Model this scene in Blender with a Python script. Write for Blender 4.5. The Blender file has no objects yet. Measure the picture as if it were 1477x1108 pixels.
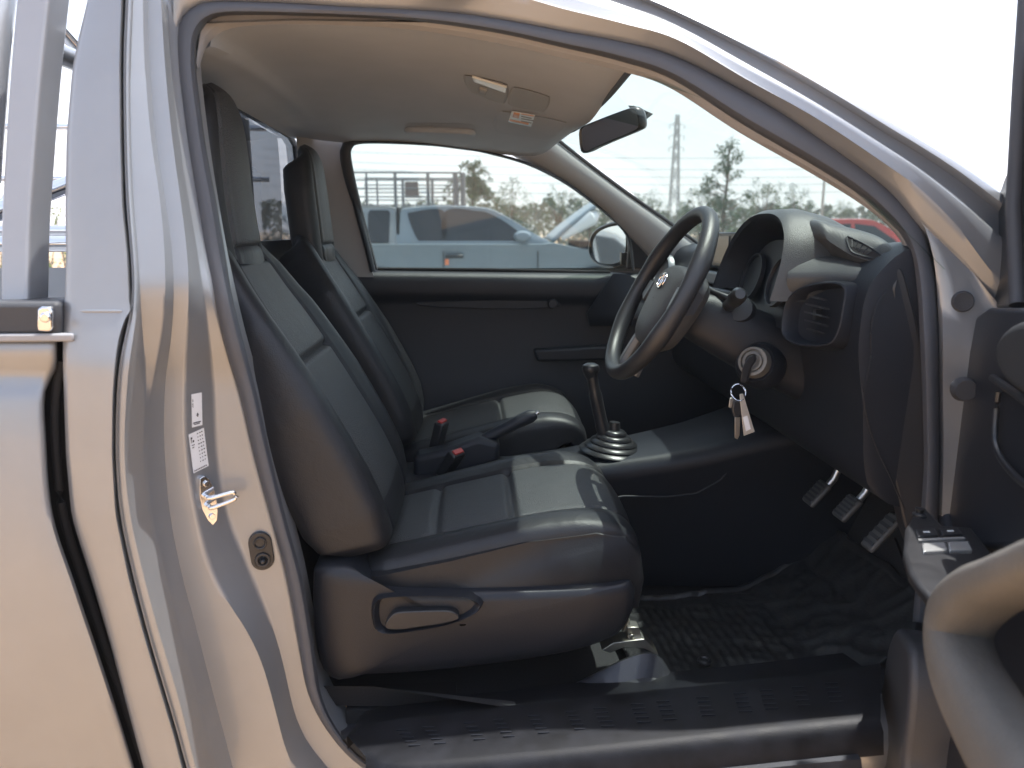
import bpy, math, random
from mathutils import Vector, Matrix, noise
from mathutils.bvhtree import BVHTree
R = math.radians
scene = bpy.context.scene
COL = scene.collection
random.seed(4)

# ------------------------------------------------------------------ camera
CAM = Vector((0, -1.2, 1.40)); YAW = R(3.0); PIT = R(-11.3); FPX = 1115.0; CX, CY = 738.5, 554.0
cd = bpy.data.cameras.new('camera'); cam = bpy.data.objects.new('camera', cd); COL.objects.link(cam)
cam.location = CAM; cam.rotation_euler = (R(90) + PIT, 0, -YAW)
cd.sensor_width = 36.0; cd.lens = FPX / 1477 * 36.0; cd.clip_start = 0.02; cd.clip_end = 3000
cd.dof.use_dof = True; cd.dof.focus_distance = 1.75; cd.dof.aperture_fstop = 4.0
scene.camera = cam
# ------------------------------------------------------------------ sky, sun, exposure
SUN = Vector((0.235, 0.14, 0.95)).normalized()
sun_el = math.asin(SUN.z); sun_rot = math.atan2(SUN.x, SUN.y)
w = bpy.data.worlds.new('World'); scene.world = w; w.use_nodes = True
nt = w.node_tree; nt.nodes.clear()
sk = nt.nodes.new('ShaderNodeTexSky'); sk.sky_type = 'NISHITA'; sk.sun_disc = False
sk.sun_elevation = sun_el; sk.sun_rotation = sun_rot; sk.air_density = 1.0; sk.dust_density = 2.5; sk.ozone_density = 1.0
hs = nt.nodes.new('ShaderNodeHueSaturation'); hs.inputs['Saturation'].default_value = 0.95
bg = nt.nodes.new('ShaderNodeBackground'); bg.inputs['Strength'].default_value = 0.15
wo = nt.nodes.new('ShaderNodeOutputWorld')
nt.links.new(sk.outputs[0], hs.inputs['Color']); nt.links.new(hs.outputs[0], bg.inputs[0]); nt.links.new(bg.outputs[0], wo.inputs[0])
sl = bpy.data.lights.new('sun', 'SUN'); sl.energy = 4.2; sl.angle = R(0.53); sl.color = (1.0, 0.98, 0.95)
so = bpy.data.objects.new('sun', sl); COL.objects.link(so); so.location = (0, 0, 30)
so.rotation_euler = SUN.to_track_quat('Z', 'Y').to_euler()
scene.view_settings.view_transform = 'Standard'; scene.view_settings.look = 'None'
scene.view_settings.exposure = 1.28; scene.view_settings.gamma = 1.0
scene.render.engine = 'CYCLES'
scene.cycles.use_denoising = True
scene.cycles.max_bounces = 10; scene.cycles.diffuse_bounces = 6; scene.cycles.transparent_max_bounces = 24
scene.cycles.volume_bounces = 3
scene.cycles.sample_clamp_indirect = 6.0

# ------------------------------------------------------------------ measuring: photo ray through a known plane
_f = Vector((math.sin(YAW) * math.cos(PIT), math.cos(YAW) * math.cos(PIT), math.sin(PIT)))
_r = Vector((math.cos(YAW), -math.sin(YAW), 0)); _u = _r.cross(_f)
def ray(x, y): return _f + _r * ((x - CX) / FPX) + _u * ((CY - y) / FPX)
def U(x, y, Y): d = ray(x, y); return CAM + d * ((Y - CAM.y) / d.y)
def UX(x, y, X): d = ray(x, y); return CAM + d * ((X - CAM.x) / d.x)
def UZ(x, y, Z): d = ray(x, y); return CAM + d * ((Z - CAM.z) / d.z)
def UP(x, y, p, n): d = ray(x, y); return CAM + d * ((p - CAM).dot(n) / d.dot(n))
def UT(x, y, Y):                     # on the cab side, which leans inward above the belt line
    p = U(x, y, Y)
    for _ in range(4): p = U(x, y, Y + max(0.0, p.z - 1.2) * 0.2)
    return p

# ------------------------------------------------------------------ materials
MATS = {}
def M(name, col, rough=0.5, metal=0.0, spec=0.5, coat=0.0, bump=0.0, bscale=200.0, var=0.0, vscale=3.0, sheen=0.0, kind='noise', wrinkle=0.0):
    if name in MATS: return MATS[name]
    m = bpy.data.materials.new(name); m.use_nodes = True; t = m.node_tree; b = t.nodes['Principled BSDF']
    b.inputs['Base Color'].default_value = (*col, 1); b.inputs['Roughness'].default_value = rough
    b.inputs['Metallic'].default_value = metal; b.inputs['Specular IOR Level'].default_value = spec
    b.inputs['Coat Weight'].default_value = coat; b.inputs['Coat Roughness'].default_value = 0.04
    if sheen: b.inputs['Sheen Weight'].default_value = sheen; b.inputs['Sheen Roughness'].default_value = 0.6
    tc = t.nodes.new('ShaderNodeTexCoord')
    if bump:
        if kind == 'noise':
            n = t.nodes.new('ShaderNodeTexNoise'); n.inputs['Scale'].default_value = bscale; n.inputs['Detail'].default_value = 3; o = n.outputs['Fac']
        else:
            n = t.nodes.new('ShaderNodeTexVoronoi'); n.inputs['Scale'].default_value = bscale; o = n.outputs['Distance']
        t.links.new(tc.outputs['Object'], n.inputs['Vector'])
        bp = t.nodes.new('ShaderNodeBump'); bp.inputs['Strength'].default_value = bump; bp.inputs['Distance'].default_value = 0.0015
        t.links.new(o, bp.inputs['Height']); t.links.new(bp.outputs[0], b.inputs['Normal'])
        if wrinkle:
            wn_ = t.nodes.new('ShaderNodeTexNoise'); wn_.inputs['Scale'].default_value = 16; wn_.inputs['Detail'].default_value = 4; wn_.inputs['Distortion'].default_value = 1.2
            t.links.new(tc.outputs['Object'], wn_.inputs['Vector']); b2 = t.nodes.new('ShaderNodeBump'); b2.inputs['Strength'].default_value = wrinkle; b2.inputs['Distance'].default_value = 0.012
            t.links.new(wn_.outputs['Fac'], b2.inputs['Height']); t.links.new(b2.outputs[0], bp.inputs['Normal'])
    if var:
        n2 = t.nodes.new('ShaderNodeTexNoise'); n2.inputs['Scale'].default_value = vscale; n2.inputs['Detail'].default_value = 6; n2.inputs['Roughness'].default_value = 0.65
        t.links.new(tc.outputs['Object'], n2.inputs['Vector'])
        cr = t.nodes.new('ShaderNodeValToRGB'); cr.color_ramp.elements[0].position = 0.3; cr.color_ramp.elements[1].position = 0.72
        cr.color_ramp.elements[0].color = (*[c * (1 - var) for c in col], 1); cr.color_ramp.elements[1].color = (*[min(1, c * (1 + var)) for c in col], 1)
        t.links.new(n2.outputs['Fac'], cr.inputs[0]); t.links.new(cr.outputs[0], b.inputs['Base Color'])
        mr = t.nodes.new('ShaderNodeMapRange'); mr.inputs['To Min'].default_value = max(0.03, rough - 0.12 * min(1, var * 3)); mr.inputs['To Max'].default_value = min(1, rough + 0.12 * min(1, var * 3))
        t.links.new(n2.outputs['Fac'], mr.inputs[0]); t.links.new(mr.outputs[0], b.inputs['Roughness'])
    MATS[name] = m; return m
def glass(name, tint, rough=0.0, refl=1.0, ior=0.5, dust=0.07):
    m = bpy.data.materials.new(name); m.use_nodes = True; t = m.node_tree; t.nodes.clear()
    o = t.nodes.new('ShaderNodeOutputMaterial'); tr = t.nodes.new('ShaderNodeBsdfTransparent'); gl = t.nodes.new('ShaderNodeBsdfGlossy')
    tr.inputs[0].default_value = (*tint, 1); gl.inputs['Roughness'].default_value = rough; gl.inputs[0].default_value = (refl, refl, refl, 1)
    lw = t.nodes.new('ShaderNodeLayerWeight'); lw.inputs[0].default_value = 0.5; mx = t.nodes.new('ShaderNodeMixShader')
    pw = t.nodes.new('ShaderNodeMath'); pw.operation = 'POWER'; pw.inputs[1].default_value = 5.0; t.links.new(lw.outputs['Facing'], pw.inputs[0])
    fr = t.nodes.new('ShaderNodeMath'); fr.operation = 'MULTIPLY_ADD'; fr.inputs[1].default_value = ior; fr.inputs[2].default_value = 0.035; t.links.new(pw.outputs[0], fr.inputs[0])
    t.links.new(fr.outputs[0], mx.inputs[0]); t.links.new(tr.outputs[0], mx.inputs[1]); t.links.new(gl.outputs[0], mx.inputs[2]); 
    dn_ = t.nodes.new('ShaderNodeTexNoise'); dn_.inputs['Scale'].default_value = 7; dn_.inputs['Detail'].default_value = 8; tc_ = t.nodes.new('ShaderNodeTexCoord'); t.links.new(tc_.outputs['Object'], dn_.inputs['Vector'])
    dr = t.nodes.new('ShaderNodeMapRange'); dr.inputs['From Min'].default_value = 0.42; dr.inputs['From Max'].default_value = 0.75; dr.inputs['To Min'].default_value = 0.012; dr.inputs['To Max'].default_value = dust; t.links.new(dn_.outputs['Fac'], dr.inputs[0])
    df = t.nodes.new('ShaderNodeBsdfDiffuse'); df.inputs[0].default_value = (.6, .6, .58, 1); mx2 = t.nodes.new('ShaderNodeMixShader'); t.links.new(dr.outputs[0], mx2.inputs[0]); t.links.new(mx.outputs[0], mx2.inputs[1]); t.links.new(df.outputs[0], mx2.inputs[2]); t.links.new(mx2.outputs[0], o.inputs[0])
    MATS[name] = m; return m

PAINT = M('silver_paint', (0.29, 0.302, 0.318), 0.44, 0.56, 0.5, 0.7, var=0.04, vscale=9, bump=0.05, bscale=700)
RUBBER = M('black_rubber', (0.042, 0.044, 0.05), 0.6, bump=0.25, bscale=400)
RUBBERSEAL = M('grey_seal', (0.07, 0.075, 0.088), 0.55, bump=0.2, bscale=500)
LEATHER = M('black_leather', (0.0145, 0.0155, 0.0185), 0.45, spec=0.42, wrinkle=0.16, bump=0.35, bscale=420, var=0.10, vscale=7)
LEATHERINS = M('perforated_leather', (0.048, 0.050, 0.052), 0.46, spec=0.5, wrinkle=0.14, bump=0.8, bscale=400, kind='v', var=0.1, vscale=9)
PLASTIC = M('black_plastic', (0.012, 0.0145, 0.021), 0.45, spec=0.4, bump=0.45, bscale=600, var=0.12, vscale=6)
DASH_SUNLIT = M('grained_dash_sunlit', (0.046, 0.048, 0.049), 0.42, spec=0.5, bump=0.35, bscale=520, kind='v', var=0.1, vscale=8)  # paler than the dash face: sun and sheen on top are in the colour
SMOOTHBLACK = M('smooth_black', (0.02, 0.021, 0.024), 0.3, spec=0.5)
MATTEBLACK = M('matte_black', (0.014, 0.014, 0.016), 0.8)
HEADLINE = M('headliner_fabric', (0.45, 0.475, 0.515), 0.95, spec=0.1, bump=0.3, bscale=300, var=0.05, vscale=5)
GREYTRIM = M('grey_trim', (0.33, 0.325, 0.32), 0.6, spec=0.3, bump=0.3, bscale=500, var=0.04)
BEIGETRIM = M('beige_trim', (0.31, 0.31, 0.32), 0.7, spec=0.2)
CHROME = M('chrome', (0.75, 0.75, 0.76), 0.10, 1.0)
STEEL = M('brushed_steel', (0.55, 0.55, 0.54), 0.32, 1.0, var=0.15, vscale=30)
WHITE = M('white_label', (0.72, 0.74, 0.76), 0.5)
INK = M('black_ink', (0.03, 0.03, 0.035), 0.6)
RED = M('red_plastic', (0.42, 0.035, 0.03), 0.4)
ORANGE = M('orange_ink', (0.8, 0.38, 0.2), 0.5)
LENS = M('lamp_lens', (0.75, 0.75, 0.72), 0.25)
MIRROR = M('mirror_silver', (0.86, 0.88, 0.88), 0.03, 1.0)
GRIP = M('satin_grip', (0.15, 0.14, 0.125), 0.62, spec=0.35, bump=0.9, bscale=260, var=0.14, vscale=8)
MATRUBBER = M('mat_rubber', (0.02, 0.0205, 0.022), 0.36, bump=0.5, bscale=120, var=0.35, vscale=9)
SWITCH = M('switch_silver', (0.62, 0.62, 0.60), 0.22, 0.6)
BRASSGREY = M('lock_metal', (0.17, 0.16, 0.145), 0.5, 0.4, var=0.1, vscale=60)
GLASS_W = glass('windscreen_glass', (0.56, 0.63, 0.585), ior=0.14)
GLASS_S = glass('side_glass', (0.58, 0.65, 0.605), ior=0.3)
GLASS_R = glass('rear_glass', (0.13, 0.145, 0.16))

# ------------------------------------------------------------------ mesh building
class MB:
    def __init__(s): s.v = []; s.f = []; s.mi = []
    def add(s, vs, fs, mi=0):
        o = len(s.v); s.v += [Vector(p) for p in vs]; s.f += [tuple(i + o for i in f) for f in fs]; s.mi += [mi] * len(fs); return s
    def grid(s, rows, close_u=False, close_v=False, mi=0, cap=False):
        n, m = len(rows), len(rows[0]); fs = []
        for i in range(n if close_u else n - 1):
            for j in range(m if close_v else m - 1):
                a, b = i, (i + 1) % n; c, d = j, (j + 1) % m
                fs.append((a * m + c, a * m + d, b * m + d, b * m + c))
        if cap: fs.append(tuple(range(m - 1, -1, -1))); fs.append(tuple((n - 1) * m + j for j in range(m)))
        return s.add([p for r in rows for p in r], fs, mi)
    def box(s, c, size, rot=None, mi=0):
        x, y, z = [k / 2 for k in size]; c = Vector(c)
        vs = [Vector((sx * x, sy * y, sz * z)) for sx in (-1, 1) for sy in (-1, 1) for sz in (-1, 1)]
        if rot is not None: vs = [rot @ v for v in vs]
        return s.add([c + v for v in vs], [(0, 1, 3, 2), (4, 6, 7, 5), (0, 4, 5, 1), (2, 3, 7, 6), (0, 2, 6, 4), (1, 5, 7, 3)], mi)
    def tube(s, pts, r, seg=12, closed=False, mi=0, flat=1.0, up=Vector((0, 0, 1)), cap=True):
        pts = [Vector(p) for p in pts]; n = len(pts); rows = []
        for i, p in enumerate(pts):
            if closed: t = pts[(i + 1) % n] - pts[i - 1]
            else: t = pts[min(i + 1, n - 1)] - pts[max(i - 1, 0)]
            t.normalize(); a = t.cross(up)
            if a.length < 1e-4: a = t.cross(Vector((0, 1, 0.01)))
            a.normalize(); b = a.cross(t).normalized(); rr = r[i] if isinstance(r, (list, tuple)) else r
            rows.append([p + (a * math.cos(k) + b * math.sin(k) * flat) * rr for k in [2 * math.pi * j / seg for j in range(seg)]])
        return s.grid(rows, close_u=closed, close_v=True, mi=mi, cap=cap and not closed)
    def prism(s, pts, d, mi=0):
        pts = [Vector(p) for p in pts]; n = len(pts); d = Vector(d)
        return s.add(pts + [p + d for p in pts], [tuple(range(n)), tuple(range(2 * n - 1, n - 1, -1))] + [(i, i + n, (i + 1) % n + n, (i + 1) % n) for i in range(n)], mi)
    def disc(s, c, nrm, r, th, seg=28, mi=0, prof=None):
        nrm = Vector(nrm).normalized(); q = nrm.to_track_quat('Z', 'Y').to_matrix(); c = Vector(c)
        prof = prof or [(0.0001, 0), (1, 0), (1, 1), (0.0001, 1)]
        rows = [[c + q @ Vector((math.cos(a) * r * k, math.sin(a) * r * k, th * h)) for a in [2 * math.pi * j / seg for j in range(seg)]] for k, h in prof]
        return s.grid(rows, close_v=True, mi=mi, cap=True)
def obj(name, mb, mats, parent=None, smooth=True, bevel=0.0, bseg=2, sub=0, solid=0.0, angle=40, soff=-1):
    me = bpy.data.meshes.new(name); me.from_pydata([tuple(v) for v in mb.v], [], mb.f); me.validate(); me.update()
    mats = mats if isinstance(mats, (list, tuple)) else [mats]
    for m in mats: me.materials.append(m)
    if len(mats) > 1 and len(mb.mi) == len(me.polygons): me.polygons.foreach_set('material_index', mb.mi)
    import bmesh
    bm = bmesh.new(); bm.from_mesh(me); bmesh.ops.remove_doubles(bm, verts=bm.verts, dist=1e-6)
    if not solid or True: bmesh.ops.recalc_face_normals(bm, faces=bm.faces)
    bm.to_mesh(me); bm.free()
    o = bpy.data.objects.new(name, me); COL.objects.link(o)
    if parent is not None:
        o.parent = parent
        if parent.type == 'EMPTY': o.matrix_parent_inverse = Matrix.Translation(-Vector(parent.location))
    if smooth: me.polygons.foreach_set('use_smooth', [True] * len(me.polygons)); me.set_sharp_from_angle(angle=R(angle))
    if solid: md = o.modifiers.new('solid', 'SOLIDIFY'); md.thickness = solid; md.offset = soff
    if bevel: md = o.modifiers.new('bevel', 'BEVEL'); md.width = bevel; md.segments = bseg; md.limit_method = 'ANGLE'; md.angle_limit = R(35); md.harden_normals = False
    if sub: md = o.modifiers.new('sub', 'SUBSURF'); md.levels = sub; md.render_levels = sub
    return o
def thing(name, label, cat, loc, group=None):
    o = bpy.data.objects.new(name, None); COL.objects.link(o); o.location = loc; o.empty_display_size = 0.2
    return tag(o, label, cat, group)
def tag(o, label=None, cat=None, group=None, kind=None):
    if label: o['label'] = label
    if cat: o['category'] = cat
    if group: o['group'] = group
    if kind: o['kind'] = kind
    return o
def spline(pts, n, closed=False):
    P = [tuple(p) for p in pts]; k = len(P[0]); N = len(P)
    P = [Vector(p) if k <= 3 else p for p in P]
    def lerp(a, b, c, d, t):
        return tuple(0.5 * ((2 * b[i]) + (c[i] - a[i]) * t + (2 * a[i] - 5 * b[i] + 4 * c[i] - d[i]) * t * t + (3 * b[i] - a[i] - 3 * c[i] + d[i]) * t ** 3) for i in range(k))
    segs = N if closed else N - 1
    L = [max(1e-6, math.sqrt(sum((P[(i + 1) % N][q] - P[i][q]) ** 2 for q in range(k)))) for i in range(segs)]
    T = sum(L); out = []
    for j in range(n):
        s = T * j / (n if closed else n - 1); i = 0
        while i < segs - 1 and s > L[i]: s -= L[i]; i += 1
        t = min(1.0, s / L[i])
        if closed: a, b, c, d = P[i - 1], P[i], P[(i + 1) % N], P[(i + 2) % N]
        else: a, b, c, d = P[max(i - 1, 0)], P[i], P[i + 1], P[min(i + 2, N - 1)]
        out.append(Vector(lerp(a, b, c, d, t)) if k <= 3 else lerp(a, b, c, d, t))
    return out
def interp(tab, t):
    if t <= tab[0][0]: return tab[0][1:]
    for a, b in zip(tab, tab[1:]):
        if t <= b[0]:
            k = (t - a[0]) / (b[0] - a[0]); return tuple(x + (y - x) * k for x, y in zip(a[1:], b[1:]))
    return tab[-1][1:]
def sstep(a, b, x):
    t = min(1, max(0, (x - a) / (b - a))); return t * t * (3 - 2 * t)
def gauss(x, s): return math.exp(-(x / s) ** 2)
def pxl(pts, Y=None, f=None):        # photo points (x, y) at depth Y, or (x, y, Y)
    f = f or U
    return [f(p[0], p[1], p[2] if len(p) > 2 else Y) for p in pts]
def rail_smooth(pts, n, Y=None, f=None, closed=False): return pxl(spline(pts, n, closed), Y, f)
def bvh_of(o): return BVHTree.FromPolygons([v.co.copy() for v in o.data.vertices], [tuple(p.vertices) for p in o.data.polygons])
def cast(bvh, x, y, off=0.0):
    d = ray(x, y).normalized(); h, n, i, dist = bvh.ray_cast(CAM, d)
    if h is None: return None
    return h - d * off
def patch(bvh, quad, off, nu=10, nv=6, inset=0.0):
    a, b, c, d = [Vector((q[0], q[1])) for q in quad]; rows = []
    for i in range(nu + 1):
        row = []
        for j in range(nv + 1):
            u, v = i / nu, j / nv; p = (a.lerp(b, u)).lerp(d.lerp(c, u), v); h = cast(bvh, p.x, p.y, off)
            row.append(h)
        rows.append(row)
    return rows

# ================================================================== SETTING
def ground_material():
    m = bpy.data.materials.new('sandy_yard'); m.use_nodes = True; t = m.node_tree; b = t.nodes['Principled BSDF']; b.inputs['Roughness'].default_value = 0.92
    tc = t.nodes.new('ShaderNodeTexCoord'); n = t.nodes.new('ShaderNodeTexNoise'); n.inputs['Scale'].default_value = 0.5; n.inputs['Detail'].default_value = 9; n.inputs['Roughness'].default_value = 0.7
    t.links.new(tc.outputs['Object'], n.inputs['Vector']); cr = t.nodes.new('ShaderNodeValToRGB')
    cr.color_ramp.elements[0].position = 0.3; cr.color_ramp.elements[1].position = 0.75
    cr.color_ramp.elements[0].color = (0.39, 0.25, 0.14, 1); cr.color_ramp.elements[1].color = (0.53, 0.34, 0.188, 1)
    t.links.new(n.outputs['Fac'], cr.inputs[0]); t.links.new(cr.outputs[0], b.inputs['Base Color'])
    n2 = t.nodes.new('ShaderNodeTexNoise'); n2.inputs['Scale'].default_value = 30; n2.inputs['Detail'].default_value = 5
    t.links.new(tc.outputs['Object'], n2.inputs['Vector']); bp = t.nodes.new('ShaderNodeBump'); bp.inputs['Strength'].default_value = 0.5; bp.inputs['Distance'].default_value = 0.02
    t.links.new(n2.outputs['Fac'], bp.inputs['Height']); t.links.new(bp.outputs[0], b.inputs['Normal']); return m
g = MB(); n = 40; S = [-1500, -600, -250, -100, -50, -25, -12, -6, -3, 0, 3, 6, 12, 25, 50, 100, 250, 600, 1500]
g.grid([[Vector((x, y, 0)) for y in S] for x in S])
tag(obj('ground', g, ground_material()), kind='structure')

cy = MB(); cy.grid([[Vector((x, y, 0.004)) for y in (2.2, 6, 12, 24)] for x in (-60, -20, 0, 20, 60)])
tag(obj('added_grey_ground', cy, M('added_ground_grey', (.27, .28, .285), .9, var=.25, vscale=.6)), kind='structure')  # unseen grey sheet, added so the parked pickup reflects grey instead of sand
# ================================================================== THE PICKUP TRUCK
truck = thing('pickup_truck', 'silver single cab pickup truck with its right front door open, black leather seats inside', 'pickup truck', (0, 0.82, 0))

# ---------- cab body: rear pillar with the door jamb, roof rail, windscreen pillar, hinge pillar
ROWS = [  # y: outer edge, gap start, gap, ridge, ridge end, step, step end, flat, flat end, recess end, seal
 (-60, 137,176,181,185,191,193,205,212,229,239,248), (0,130,175,180,184,190,192,207,214,232,242,249), (50,117,173,177,181,188,190,207,214,235,244,249),
 (100,106,172,176,180,186,188,209,216,238,247,252), (200,97,173,177,181,187,189,217,224,248,258,264), (300,95,176,180,184,191,193,233,240,262,274,280),
 (367,96,183,187,191,197,200,238,250,271,286,292), (435,93,186,190,194,200,203,239,251,273,295,307), (452,93,184,188,193,199,202,238,251,272,297,310),
 (480,92,172,178,182,193,206,235,249,269,302,319), (519,92,166,170,174,186,210,227,242,266,306,329), (570,94,162,166,170,182,211,216,236,265,310,346),
 (655,97,161,165,168,178,205,210,237,266,312,365), (742,105,166,171,174,186,214,218,244,281,325,389), (835,135,185,192,195,208,236,240,263,303,366,414),
 (920,160,208,214,217,231,258,262,287,366,400,429), (1000,181,232,238,241,256,281,285,307,392,418,444), (1060,197,250,256,259,271,297,301,324,405,431,477),
 (1108,210,262,268,271,281,307,311,335,420,470,523), (1160,224,278,284,287,297,323,327,352,450,530,600)]
YLOW = (0.03, -0.012, 0.022, 0.0, -0.002, 0.064, 0.072, 0.104, 0.104, 0.160, 0.164)
YUP = (0.03, -0.006, 0.026, 0.004, 0.004, 0.010, 0.022, 0.046, 0.050, 0.092, 0.100)
NR = 90
cols = []
for k in range(11):
    pts = [(r[0], r[1 + k]) for r in ROWS]; c = []
    for j in range(NR):
        y = -60 + 1220 * j / (NR - 1)
        # monotone interpolation with gentle smoothing
        x = sum(interp(pts, y + dy)[0] * wt for dy, wt in (((-14, .25), (0, .5), (14, .25)) if k < 3 else ((-44, .15), (-22, .2), (0, .3), (22, .2), (44, .15))))
        a = sstep(400, 560, y); Y = YUP[k] * (1 - a) + YLOW[k] * a
        if k == 1 and True: x += 7.0 * (gauss(y - 446, 7)) * 0.6
        c.append(UT(x, y, Y))
    cols.append(c)
def between(a, b, t, push=0.0): return [p.lerp(q, t) + Vector((0, push, 0)) for p, q in zip(a, b)]
C = cols; full = []
full.append([p + Vector((-0.012, 0.30, 0)) for p in C[0]])
full.append([p + Vector((-0.006, 0.03, 0)) for p in C[0]]); full.append(C[0])
full.append(between(C[0], C[1], 0.06, -0.012)); full.append(between(C[0], C[1], 0.2, -0.016)); full.append(between(C[0], C[1], 0.5, -0.010)); full.append(between(C[0], C[1], 0.82, -0.004)); full.append(between(C[0], C[1], 0.96, 0.0)); full.append(C[1])
full.append(between(C[1], C[2], 0.35, 0.012)); full.append(C[2]); full.append(between(C[2], C[3], 0.5, 0.0)); full.append(between(C[2], C[3], 0.9, -0.004))
full.append(C[3]); full.append(between(C[3], C[4], 0.5, -0.003)); full.append(C[4])
for i in range(4, 10):
    a, b = C[i], C[i + 1]
    full.append(between(a, b, 0.12)); full.append(between(a, b, 0.5)); full.append(between(a, b, 0.88)); full.append(b)
full.append([p + Vector((0.012, 0.02, 0)) for p in C[10]]); full.append([p + Vector((0.02, 0.07, 0)) for p in C[10]])
body = MB(); body.grid(full)
# ledge crease across the outer panel where the body line turns
# roof rail and windscreen pillar: silhouette, channel, channel end, lip, seal edge
STA = [(250, -140,-128,-100,-58, 60), (262, -138,-126,-96,-52, 24), (280,-136,-124,-94,-46,8), (305,-134,-122,-90,-40,1), (360,-131,-118,-84,-34,1), (430,-126,-112,-76,-28,4), (500,-118,-104,-66,-20,9),
 (575,-106,-92,-56,-14,13), (649,-94,-80,-42,-4,17), (730,-80,-70,-40,-8,28), (818,-52,-44,-16,14,45), (900,-22,-15,10,34,60), (977,10,17,37,57,80), (1078,59,67,92,115,133),
 (1180,115,124,150,172,195), (1282,173,187,214,240,268), (1330,202,216,246,276,322), (1383,234,251,287,330,375), (1437,271,292,335,400,440), (1490,307,334,384,450,490)]
NS = 110; rc = []
for k in range(5):
    sp = spline([(s[0], s[1 + k]) for s in STA], NS)
    rc.append(sp)
RY = (0.19, 0.112, 0.098, 0.082, 0.108)
def rail_pt(k, j):
    p = rc[k][j]; Y = RY[k]; fade = sstep(950, 1250, p[0]); Y = Y * (1 - fade) + (0.075, 0.05, 0.04, 0.035, 0.06)[k] * fade
    return UT(p[0], p[1], Y)
rl = [[rail_pt(k, j) for j in range(NS)] for k in range(5)]
rail = [[p + Vector((0, 0.10 - 0.085 * sstep(.2, .45, p.x), 0.012 - .008 * sstep(.2, .45, p.x))) for p in rl[0]], rl[0]]
rail += [between(rl[0], rl[1], 0.5, -0.012), between(rl[0], rl[1], 0.9, -0.006), rl[1], between(rl[1], rl[2], 0.10, 0.013), between(rl[1], rl[2], 0.85, 0.012), rl[2], between(rl[2], rl[3], 0.15, -0.006), between(rl[2], rl[3], 0.5, -0.005), between(rl[2], rl[3], 0.9), rl[3],
         between(rl[3], rl[4], 0.3, 0.0), between(rl[3], rl[4], 0.7, 0.0), rl[4], [p + Vector((0.0, 0.05, -0.005)) for p in rl[4]]]
body.grid(rail)
# hinge pillar
HS = spline([(1322,312),(1333,325),(1347,375),(1352,430),(1354,500),(1354,570),(1355,650),(1353,730),(1349,820),(1345,1000),(1340,1160)], 40)
HE = spline([(1386,372),(1438,436),(1462,470),(1468,485),(1466,500),(1462,570),(1460,650),(1455,730),(1450,820),(1440,1000),(1430,1160)], 40)
hp = []
for a, Y, b in ((0.0, 0.135, 0.05), (0.0, 0.10, 0), (0.06, 0.085, 0), (0.3, 0.078, 0), (0.6, 0.066, 0), (0.8, 0.05, 0), (0.95, 0.02, 0), (1.0, 0.0, 0)):
    hp.append([UT(p[0] + (q[0] - p[0]) * a, p[1] + (q[1] - p[1]) * a, Y - .01 + (0.07 - Y) * (1 - sstep(0, .3, i / 39))) for i, (p, q) in enumerate(zip(HS, HE))])
body.grid(hp)
# front wing beyond the pillar (behind the open door), outer skin, rocker
body.grid([[Vector((x, -0.01 + (0.05 if z > 1.2 else 0) * (z - 1.2) / 0.2, z)) for z in (0.45, 0.7, 0.95, 1.15, 1.27, 1.33)] for x in (0.93, 1.2, 1.6, 2.0)])
rk = []
for x, z in ((-0.10, 0.465), (0.0, 0.475), (0.2, 0.49), (0.7, 0.52), (0.95, 0.54)):
    rk.append([Vector((x, y, z + dz)) for y, dz in ((0.16, -0.10), (0.04, -0.12), (0.005, -0.08), (0.0, -0.035), (0.02, -0.012), (0.06, -0.004), (0.10, 0.0))])
body.grid(rk)
# roof skin
def roof_z(x, y):
    e = abs((y - 0.82) / 0.60); return 1.79 + 0.035 * (1 - e ** 2) - 0.05 * max(0, e) ** 6 - 0.13 * max(0, (x - 0.02) / 0.4) ** 2 * (1 if x > 0.02 else 0) - 0.02 * max(0, (-x - .3) / .3) ** 2
body.grid([[Vector((x, y, roof_z(x, y))) for y in [0.24 + 1.16 * j / 16 for j in range(17)]] for x in (-0.66, -0.62, -0.5, -0.3, -0.1, 0.05, 0.15, 0.22, 0.28)])
# far side outer skin, back wall below the window and around it
body.grid([[Vector((x, y, z)) for z, y in ((0.4, 1.66), (0.8, 1.70), (1.1, 1.69), (1.262, 1.64))] for x in (-0.66, -0.2, 0.3, 0.8, 1.2)])
bx = -0.60
body.add([Vector((bx - .02, y, z)) for y, z in ((0.14, 0.42), (1.6, 0.42), (1.6, 1.36), (0.14, 1.36))], [(0, 1, 2, 3)])
body.add([Vector((bx - .02, y, z)) for y, z in ((0.20, 1.715), (1.46, 1.705), (1.40, 1.80), (0.26, 1.80))], [(0, 1, 2, 3)])
# bonnet beyond the windscreen
body.grid([[Vector((x, y, 1.20 - 0.05 * abs((y - .82) / .7) ** 3 - 0.10 * max(0, x - 1.0) ** 1.5)) for y in [0.05 + 1.54 * j / 10 for j in range(11)]] for x in (0.98, 1.2, 1.5, 1.9, 2.1)])
cab = obj('cab_body', body, PAINT, truck, angle=60)
cab_bvh = bvh_of(cab)

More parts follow.
